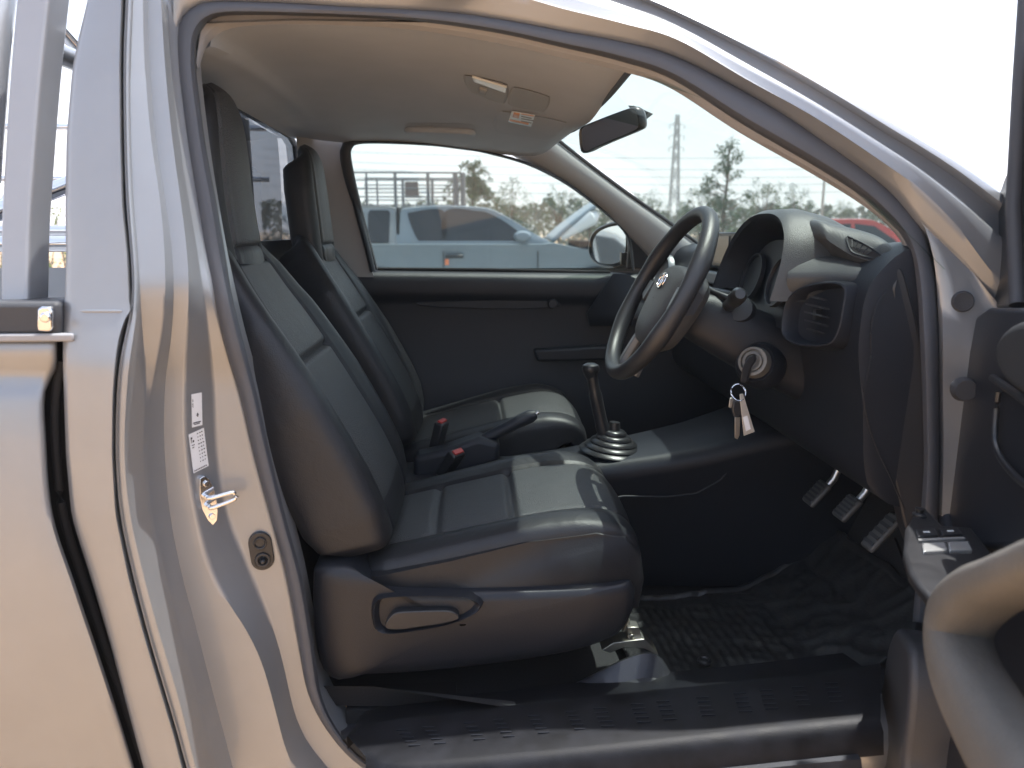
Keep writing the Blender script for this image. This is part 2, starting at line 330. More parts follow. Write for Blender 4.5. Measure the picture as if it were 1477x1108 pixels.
# weather seal round the opening
SO = [(1352,900),(1353,800),(1355,720),(1356,650),(1355,570),(1354,500),(1352,430),(1346,375),(1331,325),(1297,283),(1248,235),(1180,191),(1078,132),(977,80),(900,56),(818,42),(730,26),(649,14),(575,10),(500,7),(430,3),(360,0),(305,-1),(283,3),(265,15),(253,35),(249,60),(251,100),(264,200),(280,300),(291,367),(307,435),(329,519),(346,570),(365,655),(389,742),(414,835),(429,920),(444,1000),(476,1060),(523,1108),(600,1150)]
SI = [(1316,900),(1324,800),(1328,740),(1332,672),(1331,600),(1328,520),(1323,430),(1315,375),(1302,343),(1276,312),(1238,280),(1172,238),(1070,179),(970,115),(892,88),(812,69),(728,50),(649,37),(575,29),(500,25),(430,23),(372,22),(325,23),(305,29),(293,39),(285,56),(283,80),(284,110),(297,210),(312,290),(325,367),(337,435),(358,519),(371,570),(390,655),(411,742),(436,835),(451,920),(464,1004),(492,1060),(533,1100),(606,1135)]
n = 200; so_ = spline(SO, n); sid = spline(SI, 1500); idx = [min(range(1500), key=lambda k, o=o: (sid[k][0] - o[0]) ** 2 + (sid[k][1] - o[1]) ** 2) for o in so_]
for q in range(6): idx = [idx[0]] + [(idx[k - 1] + 2 * idx[k] + idx[k + 1]) / 4 for k in range(1, n - 1)] + [idx[-1]]
si_ = [sid[int(round(k))] for k in idx]
rows = []
for a, Y in ((0.0, 0.137), (0.03, 0.122), (0.10, 0.112), (0.25, 0.106), (0.5, 0.104), (0.75, 0.107), (0.90, 0.116), (0.98, 0.13), (1.0, 0.15), (1.0, 0.19)):
    rows.append([UT(o[0] + (i[0] - o[0]) * a, o[1] + (i[1] - o[1]) * a, Y + .026 * sstep(420, 560, o[1]) * (o[0] < 700) - .035 * sstep(950, 1150, o[0])) for o, i in zip(so_, si_)])
sm = MB(); sm.grid(rows); obj('door_seal', sm, RUBBERSEAL, cab, angle=50)
# pale trim strip just inside the seal along the roof and windscreen pillar
TI = [(1310,372),(1298,346),(1272,318),(1232,288),(1166,248),(1064,190),(964,126),(888,101),(808,83),(725,64),(646,50),(575,41),(500,37),(430,35),(375,36),(330,42),(306,56),(294,76),(286,104)]
SI2 = [(1320,380),(1304,345),(1277,313),(1238,280),(1172,238),(1070,179),(970,114),(892,87),(812,68),(728,49),(649,36),(575,28),(500,24),(430,22),(372,21),(325,22),(303,30),(290,45),(283,90)]
TS = lambda x, y, Y: UT(x, y, Y - .035 * sstep(950, 1150, x))
rows = [[TS(p[0], p[1], 0.145) for p in spline(SI2, 80)]]
a1 = spline(SI2, 80); a2 = spline(TI, 80)
rows.append([TS(p[0] * .5 + q[0] * .5, p[1] * .5 + q[1] * .5, 0.15) for p, q in zip(a1, a2)]); rows.append([TS(q[0], q[1], 0.165) for q in a2]); rows.append([TS(q[0], q[1], 0.165) + Vector((0, 0.012, 0.012)) for q in a2])
tm = MB(); tm.grid(rows); obj('pillar_trim_strip', tm, BEIGETRIM, truck)

# jamb details: stickers, striker, courtesy switch, grommet
def sticker(name, quad, label, lines):
    mb = MB(); rows = patch(cab_bvh, quad, 0.0016, 8, 12); mb.grid(rows)
    for (u0, v0, u1, v1) in lines:
        a, b, c, d = [Vector((q[0], q[1])) for q in quad]
        f = lambda u, v: (a.lerp(b, u)).lerp(d.lerp(c, u), v)
        nn = 4; rr = []
        for i in range(nn + 1):
            r2 = []
            for v in (v0, v1):
                p = f(u0 + (u1 - u0) * i / nn, v); r2.append(cast(cab_bvh, p.x, p.y, 0.0024))
            rr.append(r2)
        if all(x is not None for r in rr for x in r): mb.grid(rr, mi=1)
    o = obj(name, mb, [WHITE, INK], cab, smooth=False); tag(o, label)
random.seed(9)
ln = [(0.16 + 0.03 * (i % 2), 0.86 + 0.05 * i, 0.86 - 0.1 * (i % 2), 0.885 + 0.05 * i) for i in range(2)]
ln += [(0.12 + .11 * i, 0.86, 0.19 + .11 * i, 0.895) for i in range(7)]
ln += [(0.50, 0.60, 0.62, 0.64), (0.44, 0.645, 0.68, 0.67), (0.50, 0.675, 0.62, 0.71), (0.10, 0.16, 0.16, 0.24), (0.10, 0.28, 0.16, 0.40)]
sticker('information_sticker', [(276,569),(291,566),(292,613),(277,617)], 'upper white sticker with small print', ln)
ln = [(0.10, 0.10, 0.20, 0.15), (0.10, 0.15, 0.14, 0.24), (0.20, 0.19, 0.30, 0.24)]
for i in range(9):
    for k in range(3):
        u = 0.52 + k * 0.15 + random.uniform(-.01, .01); ln.append((u, 0.06 + i * 0.09, u + random.uniform(.05, .11), 0.085 + i * 0.09))
ln += [(0.12, 0.30, 0.3, 0.32), (0.12, 0.36, 0.26, 0.38)] + [(0.08 + i * .105, 0.94, 0.15 + i * .105, 0.97) for i in range(8)]
sticker('information_sticker', [(272,627),(294,617),(301,672),(279,683)], 'lower white sticker with columns of print', ln)
st = MB(); pl = [(287,690),(293,686),(300,690),(307,702),(311,718),(313,735),(312,750),(306,757),(299,750),(291,735),(287,715)]
hit = [cast(cab_bvh, x, y, 0.003) for x, y in pl]; cen = sum(hit, Vector()) / len(hit)
nrm = Vector((0.62, -0.75, 0)).normalized()
pts = [UP(x, y, cen, nrm) for x, y in pl]; st.prism([p + nrm * 0.004 for p in pts], -nrm * 0.03)
def onp(x, y, h=0.0): return UP(x, y, cen + nrm * 0.005, nrm) + nrm * h
p0, p1 = onp(299, 716), onp(302, 730); tip = UP(338, 714, cen + nrm * 0.03, nrm)
st.tube(spline([p0, p0 + nrm * 0.012, tip + (p0 - p1) * .3, tip, tip + (p1 - p0) * .4, p1 + nrm * 0.012, p1], 24), 0.0042, 10)
for x, y in ((298, 698), (306, 745)): st.disc(onp(x, y), nrm, 0.0055, 0.003, 12)
obj('door_striker', st, CHROME, cab, bevel=0.001)
sw = MB(); ring = []
c1, c2 = cast(cab_bvh, 375, 782, .002), cast(cab_bvh, 379, 806, .002); nr2 = Vector((0.25, -0.96, 0.05)).normalized()
ax = (c1 - c2).normalized(); bx_ = ax.cross(nr2).normalized(); rad = 0.0205
loop = [c1 + (bx_ * math.cos(a) + ax * math.sin(a)) * rad for a in [math.pi * i / 12 for i in range(13)]] + [c2 - (bx_ * math.cos(a) + ax * math.sin(a)) * rad for a in [math.pi * i / 12 for i in range(13)]]
sw.prism([p + nr2 * 0.006 for p in loop], -nr2 * 0.03)
sw.disc(c2 + nr2 * 0.006, nr2, 0.014, 0.005, 20, prof=[(1, 0), (1, 1), (.6, 1), (.55, .2), (.35, .2), (.3, 2.6), (.05, 2.8)]); sw.disc(c1 + nr2 * 0.006, nr2, 0.012, 0.004, 20, prof=[(1, 0), (1, 1), (.7, 1), (.6, -.8), (.05, -.8)])
obj('courtesy_light_switch', sw, SMOOTHBLACK, cab, bevel=0.0015)
gm = MB(); gc = cast(cab_bvh, 1388, 435, .001); gm.disc(gc, Vector((-.25, -.95, 0.05)), 0.0165, 0.006, 24, prof=[(1.1, 0), (1.1, .3), (.95, 1), (.4, .8), (.02, .8)])
obj('pillar_grommet', gm, RUBBER, cab)
gm = MB(); gm.disc(UT(1387, 560, 0.03), (-.2, -.97, 0), 0.021, 0.02, 20, prof=[(.9, 0), (1, .4), (.8, 1), (.05, 1)])
obj('door_check_stop', gm, RUBBER, cab)
# body line ledge on outer panel
lg = MB(); lp = [cast(cab_bvh, x, 449, 0.0005) for x in range(116, 182, 6)]; lg.tube(lp, [0.0008] + [0.0022] * (len(lp) - 2) + [0.0012], 8); obj('body_crease', lg, PAINT, cab)

# ---------- load bed side
be = [(80,478),(82,500),(82,520),(79,538),(70,552),(64,566),(63,585),(66,640),(75,740),(92,800),(110,850),(135,925),(160,1000),(180,1060),(197,1112),(215,1170)]
bd = MB(); colsb = []
prof = [(478, 0.05), (484, 0.012), (492, 0.0), (512, 0.0), (524, 0.006), (538, 0.017), (550, 0.016), (562, 0.004), (575, 0.0), (620, -0.008), (740, -0.022), (850, -0.026), (1000, -0.018), (1180, 0.012)]
for off, dy in ((900, 0), (500, 0), (220, 0), (100, 0), (40, 0.0), (14, 0.0), (4, 0.003), (0, 0.010), (-1, 0.022), (-1, 0.12)):
    col = []
    for y, Y in prof:
        ed = interp([(q[1], q[0]) for q in be], y)[0]
        col.append(U(ed - off, y, Y + dy + 0.02))
    colsb.append(spline(col, 44))
bd.grid(colsb)
bd.grid([[Vector((x, y, z)) for z in (0.45, 1.26)] for x, y in ((-0.70, 0.12), (-0.72, 0.14), (-0.72, 1.6))])   # front bulkhead of the bed
bd.add([Vector((x, y, 0.75)) for x, y in ((-.7, .1), (-.7, 1.6), (-3, 1.6), (-3, .1))], [(0, 1, 2, 3)])
bd.add([Vector((x, 1.60, z)) for x, z in ((-.7, .45), (-.7, 1.27), (-3, 1.27), (-3, .45))], [(0, 1, 2, 3)])
bd.add([Vector((x, 0.10, z)) for x, z in ((-.7, .45), (-.7, 1.25), (-3, 1.25), (-3, .45))], [(0, 1, 2, 3)])
bed = obj('load_bed', bd, PAINT, truck, angle=70)
gp = MB(); gp.tube(rail_smooth([(88,520),(82,560),(79,600),(82,660),(92,745),(125,850),(175,1000),(212,1112),(230,1170)], 40, 0.06, UT), 0.007, 10); gp.grid([rail_smooth([(x0+60,470),(x0+52,560),(x0+48,600),(x0+52,660),(x0+62,745),(x0+96,850),(x0+146,1000),(x0+182,1112),(x0+200,1170)], 30, 0.09, UT) for x0 in (-20, 60)])
obj('gap_seal', gp, MATTEBLACK, bed)
cap = MB(); cap.box((-1.2, 0.06, U(30, 459, 0.03).z), (1.14, 0.09, 0.052)); obj('bed_rail_cap', cap, RUBBER, bed, bevel=0.008)
cb = MB(); cb.prism(pxl([(53,446),(60,442),(72,443),(75,450),(75,474),(70,479),(54,478),(52,470)], 0.006), (0, 0.06, 0)); cb.disc(U(68, 457, 0.006), (0.2, -1, 0), 0.008, 0.012, 12)
obj('bed_rail_bracket', cb, CHROME, bed, bevel=0.003)
tb = MB(); tb.box((-1.19, 0.045, U(30, 485, 0.03).z), (1.16, 0.075, 0.012)); obj('bed_rail_flange', tb, BEIGETRIM, bed, bevel=0.003)
bh = MB(); bh.box((-0.69, 0.86, 1.235), (0.03, 1.3, 0.16)); obj('bed_headboard', bh, MATTEBLACK, bed, bevel=0.01)

# ---------- cage over the load bed
cage_root = MB()
pc = spline([(78,-30),(70,40),(62,120),(54,220),(47,320),(45,400),(44,440)], 30)
rows = []
for i, (x, y) in enumerate(pc):
    wl = 19 + 4 * (1 - y / 440); y_ = y; dz = 0
    a = UT(x - 2 * wl - 6, y, 0.05); b = UT(x - 4, y, 0.05); wdt = (b - a)
    rows.append([a, b, b + Vector((0, 0.065, 0)), a + Vector((0, 0.065, 0))])
cage_root.grid(rows, close_v=True, cap=True)
CAGEP = M('cage_paint', (0.33, 0.34, 0.36), 0.42, 0.4, coat=.3, var=.03, vscale=9)
cage = obj('bed_cage', cage_root, CAGEP, truck, bevel=0.006, bseg=3)
def cage_tube(name, pts, r, mat=CHROME): t = MB(); t.tube(pts, r, 12); return obj(name, t, mat, cage)
cage_tube('rail', [UX(0, 183, -2.6) * 0 + Vector((-2.6, 1.55, U(60, 183, 1.55).z)), Vector((-0.68, 1.55, U(60, 183, 1.55).z))], 0.010)
cage_tube('rail', [Vector((-2.6, 1.55, U(60, 258, 1.55).z)), Vector((-0.68, 1.55, U(60, 258, 1.55).z))], 0.009)
cage_tube('rail', [Vector((-2.6, 0.95, U(50, 333, 0.95).z)), Vector((-0.68, 0.95, U(50, 333, 0.95).z))], 0.014)
cage_tube('rail', [Vector((-2.6, 0.75, U(50, 352, 0.75).z)), Vector((-0.68, 0.75, U(50, 352, 0.75).z))], 0.019)
cage_tube('brace', [U(-60, -75, 0.7), U(60, 8, 0.8), U(100, 53, 0.85), U(160, 118, 0.9)], 0.021)
cage_tube('brace', [U(-80, 352, 0.55), U(0, 304, 0.6), U(95, 268, 0.68), U(150, 245, 0.7)], 0.019)
cage_tube('brace', [U(-60, 345, 1.5), U(0, 300, 1.5), U(30, 262, 1.5), U(60, 180, 1.5)], 0.016)
cage_tube('post', [U(-22, 260, 0.12), U(-6, 60, 0.2), U(6, -40, 0.25)], 0.022, PAINT)
for yy in (0.80, 1.10, 1.36): cage_tube('post', [Vector((-0.72, yy, 1.0)), Vector((-0.72, yy, 1.78))], 0.035, CAGEP)
cage_tube('rail', [Vector((-0.76, 0.3, 1.72)), Vector((-0.76, 1.5, 1.72))], 0.02, PAINT)

# ---------- far (passenger) side: door, window, pillars
FW = [(545,389),(538,362),(524,310),(512,262),(505,225),(507,213),(516,208),(545,207),(600,209),(650,213),(700,221),(760,238),(810,262),(850,290),(885,319),(905,345),(912,391)]
pd = MB()
prows = []
ycut = [(389, 1.530), (391, 1.512), (394, 1.494), (399, 1.482), (406, 1.477), (420, 1.478), (428, 1.482), (432, 1.497), (440, 1.502), (470, 1.502), (540, 1.500), (548, 1.494), (640, 1.490), (760, 1.48)]
for px in (440, 520, 544, 600, 700, 800, 860, 884, 900, 940, 1000, 1060):
    t = (px - 545) / 330; prows.append([U(px, y + 4 * t * (1 if y < 470 else 0), Y) for y, Y in ycut])
pd.grid(prows)
pdoor = obj('passenger_door', pd, PLASTIC, truck, angle=50)
sl_ = MB(); sl_.prism(spline([Vector(p) for p in pxl([(598,436),(700,433),(790,432),(808,436),(810,442),(790,445),(700,446),(600,441)], 1.4955)], 30, True), (0, 0.02, 0)); obj('door_pull', sl_, PLASTIC, pdoor, bevel=0.003)
kn = MB(); kn.disc(U(797, 438, 1.488), (0, -1, 0), 0.018, 0.012, 20, prof=[(1, 0), (1, .6), (.8, 1), (.05, 1)]); obj('lock_knob', kn, PLASTIC, pdoor)
pt = MB(); pt.grid([pxl([(884,394),(864,424),(846,452),(850,470)], 1.470), pxl([(905,396),(960,424),(1000,452),(1010,470)], 1.470)]); obj('front_corner_panel', pt, PLASTIC, pdoor, solid=0.01)
pk = MB(); pk.prism(pxl([(770,505),(900,498),(900,520),(775,522)], 1.45), (0, 0.05, 0)); obj('door_pocket', pk, PLASTIC, pdoor, bevel=0.01, bseg=3)
fr = MB(); fo = spline(FW, 90); cx0, cy0 = 690, 320
def far_Y(y): return 1.515 - max(0, 388 - y) * 0.00052
rows = []
for a, dY in ((-9, 0.012), (-7, -0.006), (-3, -0.010), (0, -0.004), (1, 0.02), (1, 0.035)):
    r_ = []
    for i, p in enumerate(fo):
        q0 = fo[max(0, i - 1)]; q1 = fo[min(len(fo) - 1, i + 1)]; tx, ty = q1[0] - q0[0], q1[1] - q0[1]; L = math.hypot(tx, ty) or 1
        nx, ny = -ty / L, tx / L; wd = .45 + 1.2 * sstep(540, 505, p[0]) * sstep(205, 215, p[1])
        r_.append(U(p[0] + nx * a * wd, p[1] + ny * a * wd, far_Y(p[1]) + dY))
    rows.append(r_)
fr.grid(rows); obj('window_seal', fr, RUBBER, pdoor, angle=60)
gl = MB(); gl.add([U(p[0], p[1], far_Y(p[1]) + 0.02) for p in fo] , [tuple(range(len(fo)))]); obj('window_glass', gl, GLASS_S, pdoor, smooth=False)
bl = MB(); bl.tube([U(544, 388, 1.525), U(700, 389, 1.525), U(880, 393, 1.525)], 0.006, 8); obj('belt_moulding', bl, MATTEBLACK, pdoor)
# sail panel and outside mirror
sp_ = MB(); sp_.prism(pxl([(905,328),(925,346),(940,362),(942,388),(905,388),(907,360)], 1.53), (0, 0.03, 0)); obj('sail_panel', sp_, PLASTIC, pdoor, bevel=0.006)
mo = [(848,352),(852,338),(862,328),(880,321),(897,320),(906,326),(909,340),(908,365),(903,380),(890,386),(868,385),(854,377),(848,366)]
mi_ = MB(); mnorm = Vector((-0.91, -0.41, 0.02)).normalized(); md = -mnorm; cen_ = U(879, 354, 1.66); lo = [UP(x, y, cen_, mnorm) for x, y in spline(mo, 40, True)]
mi_.grid([[cen_ + (p - cen_) * s + md * h for p in lo] for s, h in ((0.80, 0.014), (0.88, 0.010), (0.93, 0.0), (1.0, 0.004), (1.04, 0.03), (1.0, 0.09), (0.7, 0.14), (0.02, 0.15))], close_v=True)
mi_.box(U(912, 372, 1.63), (0.1, 0.10, 0.04))
mh = obj('outside_mirror', mi_, SMOOTHBLACK, truck, angle=60)
mg = MB(); pc_ = cen_ + md * 0.006
lo2 = [UP(x, y, pc_, mnorm) for x, y in spline([(855,352),(860,339),(870,331),(886,326),(897,327),(902,336),(902,360),(897,375),(882,381),(865,379),(857,370)], 36, True)]
mg.add(lo2, [tuple(range(36))]); obj('mirror_glass', mg, MIRROR, mh, smooth=False)
# far windscreen pillar trim
fa = MB(); A1 = spline([(705,206),(735,222),(760,237),(810,263),(850,291),(885,320),(912,346),(945,380)], 30); A2 = spline([(745,150),(776,178),(803,203),(850,240),(905,281),(955,316),(1000,349),(1030,372)], 30)
fa.grid([[U(p[0] + (q[0] - p[0]) * t, p[1] + (q[1] - p[1]) * t, Y) for p, q in zip(A1, A2)] for t, Y in ((0.0, 1.50), (0.05, 1.47), (0.3, 1.445), (0.6, 1.435), (0.85, 1.44), (0.98, 1.46), (1.0, 1.50))])
obj('windscreen_pillar_trim', fa, GREYTRIM, truck, angle=60)
ed = MB(); ed.tube([U(p[0] + 2, p[1] - 1, 1.46) for p in A2], 0.006, 8); obj('windscreen_edge_seal', ed, RUBBER, truck)
# rear corner pillar trim
rp = MB(); B1 = spline([(427,196),(430,230),(433,290),(434,350),(436,400)], 20); B2 = spline([(512,205),(506,225),(514,272),(530,340),(545,400)], 20)
rp.grid([[UX(p[0], p[1], -0.555) for p in B1], [UX(p[0], p[1], -0.555).lerp(U(q[0], q[1], 1.49), .5) + Vector((0, .03, 0)) for p, q in zip(B1, B2)], [U(q[0] - 6, q[1], 1.48) for q in B2], [U(q[0] - 4, q[1], 1.53) for q in B2]])
obj('rear_pillar_trim', rp, GREYTRIM, truck, angle=60)
bp_ = MB(); bp_.tube(pxl([(498,222),(505,262),(517,310),(531,362),(538,392)], 1.47), 0.017, 12, flat=0.6); obj('pillar_cover', bp_, PLASTIC, truck)

# ---------- back wall inside, rear window
bw = MB(); zt = UX(425, 200, -.575).z; zb = UX(432, 346, -.575).z
bw.add([Vector((-0.577, y, z)) for y, z in ((0.2, 0.45), (1.56, 0.45), (1.56, zb), (0.2, zb))], [(0, 1, 2, 3)])
bw.box((-0.565, 0.88, zb - 0.012), (0.03, 1.3, 0.03))
obj('back_panel', bw, PLASTIC, truck)
rg = MB(); rg.add([Vector((-0.585, y, z)) for y, z in ((0.2, zb), (1.50, zb), (1.50, zt + .03), (0.2, zt + .03))], [(0, 1, 2, 3)]); rgo = obj('rear_window', rg, GLASS_R, truck, smooth=False)
rs = MB(); yR = UX(429, 250, -.575).y
rs.tube([Vector((-0.575, 0.3, zt + 0.035)), Vector((-0.575, 0.9, zt + 0.018)), Vector((-0.575, yR - .08, zt)), Vector((-0.575, yR - .015, zt - .02)), Vector((-0.575, yR, zt - .08)), Vector((-0.575, yR, zb))], 0.010, 10); obj('rear_window_seal', rs, RUBBER, rgo)

# ---------- headliner
zr = UX(425, 200, -.57).z
E_near = [Vector((-.57, .24, 1.70)), UT(292, 74, .165), UT(306, 54, .165), UT(330, 41, .165), UT(375, 35, .165), UT(430, 34, .165), UT(500, 36, .165), UT(575, 40, .165), UT(646, 49, .165), UT(725, 63, .165), UT(808, 82, .165), UT(880, 97, .165), U(908, 101, .27)]
E_far = [Vector((-.57, 1.43, zr - .005)), U(440, 200, 1.45), U(505, 207, 1.44), U(545, 206, 1.435), U(600, 208, 1.43), U(700, 220, 1.435), U(760, 236, 1.44), U(806, 205, 1.41)]
E_far[-2] = U(772, 225, 1.43)
nu, nv = 60, 44
en = spline(E_near, nu); ef = spline(E_far, nu)
f0, f1 = en[-1], ef[-1]; r0, r1 = en[0], ef[0]
rows = []
for i in range(nu):
    u = i / (nu - 1); row = []
    for j in range(nv):
        v = j / (nv - 1); b = math.sin(math.pi * v)
        p = en[i].lerp(ef[i], v)
        p = p + Vector((0.016 * b * sstep(.5, 1, u), 0, 0.034 * b ** 0.7 * sstep(0, .12, u) * sstep(0, .25, 1 - u)))
        p.z += -0.012 * gauss(v - .5, .16) * sstep(.62, .72, u) * 1.0
        row.append(p)
    rows.append(row)
hl = MB(); hl.grid(rows); head = obj('headliner', hl, HEADLINE, truck)
hb = bvh_of(head)
def ceiling_pad(name, quad, off, mat, parent, solid=0.012, nu=12, nv=8, bev=0.004):
    mb = MB(); moulded = solid >= 0.012
    if moulded: nu, nv = 28, 22
    a, b, c, d = [Vector(q) for q in quad]; rows = []
    for i in range(nu + 1):
        row = []
        for j in range(nv + 1):
            x, y = 2 * i / nu - 1, 2 * j / nv - 1; k = 0.22 if moulded else 0.0
            x2, y2 = x * math.sqrt(1 - k * y * y), y * math.sqrt(1 - k * x * x); u, v = (x2 + 1) / 2, (y2 + 1) / 2
            p = (a.lerp(b, u)).lerp(d.lerp(c, u), v); e = min(1 - abs(x), 1 - abs(y))
            h = cast(hb, p.x, p.y, off * sstep(0, .09, e) - .001 if moulded else off)
            if h is None: print('MISS', name); return None
            row.append(h)
        rows.append(row)
    mb.grid(rows); return obj(name, mb, mat, parent, solid=0 if moulded else solid, soff=0)
v1 = ceiling_pad('sun_visor', [(748,68),(856,91),(838,128),(752,104)], 0.019, HEADLINE, truck, 0.014)
v2 = ceiling_pad('sun_visor', [(716,157),(828,176),(796,207),(708,190)], 0.019, HEADLINE, truck, 0.014)
if v2:
    ceiling_pad('warning_label', [(738,160),(772,166),(766,183),(733,176)], 0.0208, WHITE, v2, 0.001)
    ceiling_pad('warning_mark', [(741,162),(750,163.5),(748,171),(739,169)], 0.0216, ORANGE, v2, 0.0008, 2, 2)
    for k in range(4): ceiling_pad('warning_text', [(752,163.5 + k * 3.4),(770 - (k % 2) * 3,166.6 + k * 3.4),(769.5 - (k % 2) * 3,168.2 + k * 3.4),(751.5,165 + k * 3.4)], 0.0216, ORANGE if k == 0 else GREYTRIM, v2, 0.0008, 3, 1)
    ceiling_pad('warning_mark', [(735,172),(763,177.5),(762,180.5),(734.5,175)], 0.0216, ORANGE, v2, 0.0008, 3, 1)
dl = ceiling_pad('dome_lamp', [(664,105),(737,121),(730,153),(676,133)], 0.016, GREYTRIM, truck, 0.022)
if dl:
    ceiling_pad('lens', [(681,110),(731,125),(729,133),(684,117)], 0.019, LENS, dl, 0.005)
    ceiling_pad('switch', [(692,126),(703,129),(701,136),(690,132)], 0.019, GREYTRIM, dl, 0.006, 4, 4)
sg = ceiling_pad('sunglasses_holder', [(737,122),(797,139),(787,164),(729,152)], 0.013, GREYTRIM, truck, 0.018)
gh = MB(); q = [cast(hb, 588, 189, .004), cast(hb, 594, 187, .028), cast(hb, 635, 188, .032), cast(hb, 676, 190, .028), cast(hb, 682, 193, .004)]
if all(q): gh.tube(spline(q, 24), 0.010, 10); obj('grab_handle', gh, HEADLINE, truck)
ceiling_pad('grab_handle_recess', [(583,177),(686,179),(684,186),(585,184)], 0.006, HEADLINE, truck, 0.012)

# ---------- windscreen
WT = [U(908, 101, .26), Vector((0.300, .55, 1.684)), Vector((0.305, .83, 1.688)), Vector((0.300, 1.12, 1.684)), U(790, 196, 1.50)]
WB = [Vector((0.80, .08, 1.335)), Vector((0.99, .45, 1.255)), Vector((1.03, .83, 1.24)), Vector((0.99, 1.2, 1.255)), Vector((0.76, 1.66, 1.335))]
wt_, wb_ = spline(WT, 24), spline(WB, 24)
ws = MB(); ws.grid([[a.lerp(b, t) + Vector((.03, 0, .03)) * math.sin(math.pi * t) for a, b in zip(wt_, wb_)] for t in [i / 14 for i in range(15)]])
wind = obj('windscreen', ws, GLASS_W, truck)
hd = MB(); hd.tube([p + Vector((0.0, 0, -0.002)) for p in wt_], 0.006, 8); obj('header_seal', hd, RUBBER, wind)

# ---------- rear view mirror
rvn = Vector((-0.80, -0.58, -0.13)).normalized(); rvc = U(880, 189, .80)
ro = [(835,192),(838,184),(850,178),(880,166),(905,157),(915,155),(921,161),(924,175),(923,184),(914,190),(880,204),(855,215),(842,221),(837,215)]
lo = [UP(x, y, rvc, rvn) for x, y in spline(ro, 48, True)]; cc = sum(lo, Vector()) / 48
rm = MB(); rm.grid([[cc + (p - cc) * s - rvn * h for p in lo] for s, h in ((0.90, 0.002), (0.955, -0.003), (1.0, 0.0), (1.02, 0.014), (0.96, 0.028), (0.7, 0.038), (0.02, 0.04))], close_v=True)
rv = obj('rear_view_mirror', rm, SMOOTHBLACK, truck, angle=60)
gm2 = MB(); gm2.add([cc + (p - cc) * 0.92 - rvn * 0.0005 for p in lo], [tuple(range(48))]); obj('mirror_glass', gm2, M('dimming_mirror', (0.34, 0.33, 0.35), 0.3, 1.0), rv, smooth=False)
stm = MB(); stm.tube([cc - rvn * 0.02, cc.lerp(U(916, 158, .9), .8) - rvn * .02, U(916, 158, .9)], 0.009, 10); stm.prism([U(x, y, .92) for x, y in ((905,152),(914,152),(936,162),(922,173))], (0.02, 0.03, 0)); obj('mirror_bracket', stm, SMOOTHBLACK, rv, bevel=0.003)

# ---------- dashboard
def dash_prof(y):
    near = sstep(.34, .22, y) if False else 1 - sstep(.22, .36, y)
    e = abs(y - .82) / .74; xf = 1.0 - 0.20 * max(0, e - .35) / .65
    pts = [(xf, 1.235 + .11 * max(0, e - .5)), (0.9 - .06 * near, 1.30 + .05 * near), (0.80, 1.348 + 0.03 * near), (0.745, 1.350 + 0.012 * near), (0.712, 1.338 - .006 * near), (0.694, 1.318 - .012 * near), (0.684, 1.27), (0.682, 1.20), (0.69, 1.14), (0.70, 1.09), (0.705, 1.04), (0.712, 0.98), (0.73, 0.93), (0.78, 0.905), (0.92, 0.90), (1.1, .90)]
    return [Vector((x, y, z)) for x, z in pts]
ys = [0.115, 0.118, 0.13, 0.16, 0.2, 0.24, 0.28, 0.32, 0.36, 0.42, 0.5, 0.6, 0.7, 0.8, 0.9, 1.0, 1.1, 1.2, 1.3, 1.4, 1.5]
db = MB(); rows = [spline(dash_prof(y), 60) for y in ys]
rows[0] = [p + Vector((0.012, 0, -.008)) for p in rows[0]]
db.grid(rows); db.add(rows[0], [tuple(range(59, -1, -1))])
dash = obj('dashboard', db, [PLASTIC], truck, angle=50)
dbv = bvh_of(dash)
# instrument hood
hood = MB()
def arch(x, w, z0, z1, n=36, p=2.6):
    out = []
    for i in range(n):
        a = math.pi * i / (n - 1); c, s = math.cos(a), math.sin(a)
        out.append(Vector((x + 0.0, 0.478 - w * math.copysign(abs(c) ** (2 / p), c), z0 + (z1 - z0) * abs(s) ** (2 / p))))
    return out
def lean(pts, z0, k): return [Vector((p.x + (p.z - z0) * k, p.y, p.z)) for p in pts]
secs = []
for x, w_, z1, k in ((0.675, 0.150, 1.375, .28), (0.60, 0.170, 1.412, .28), (0.578, 0.176, 1.424, .28), (0.572, 0.184, 1.434, .28), (0.585, 0.190, 1.442, .28), (0.64, 0.196, 1.444, .2), (0.72, 0.198, 1.43, .1), (0.80, 0.196, 1.40, 0), (0.90, 0.18, 1.34, 0)):
    secs.append(lean(arch(x, w_, 1.262, z1), 1.215, k))
hood.grid(secs[:4], mi=1); hood.grid(secs[3:])  # inner sections use the darker plastic: shade under the hood is coloured in
ho = obj('instrument_hood', hood, [DASH_SUNLIT, PLASTIC], dash)
ic = MB(); ic.add(lean(arch(0.640, 0.158, 1.20, 1.378), 1.215, .22), [tuple(range(36))])
cl = obj('instrument_cluster', ic, PLASTIC, dash, smooth=False)
for yy in (0.40, 0.56):
    dm = MB(); c_ = Vector((0.650, yy, 1.292)); nn = Vector((-.96, 0, .27)); dm.disc(c_, nn, 0.055, 0.01, 32, prof=[(1, 0), (1, 1), (.93, 1), (.9, .3), (.02, .3)]); obj('dial', dm, PLASTIC, dash)
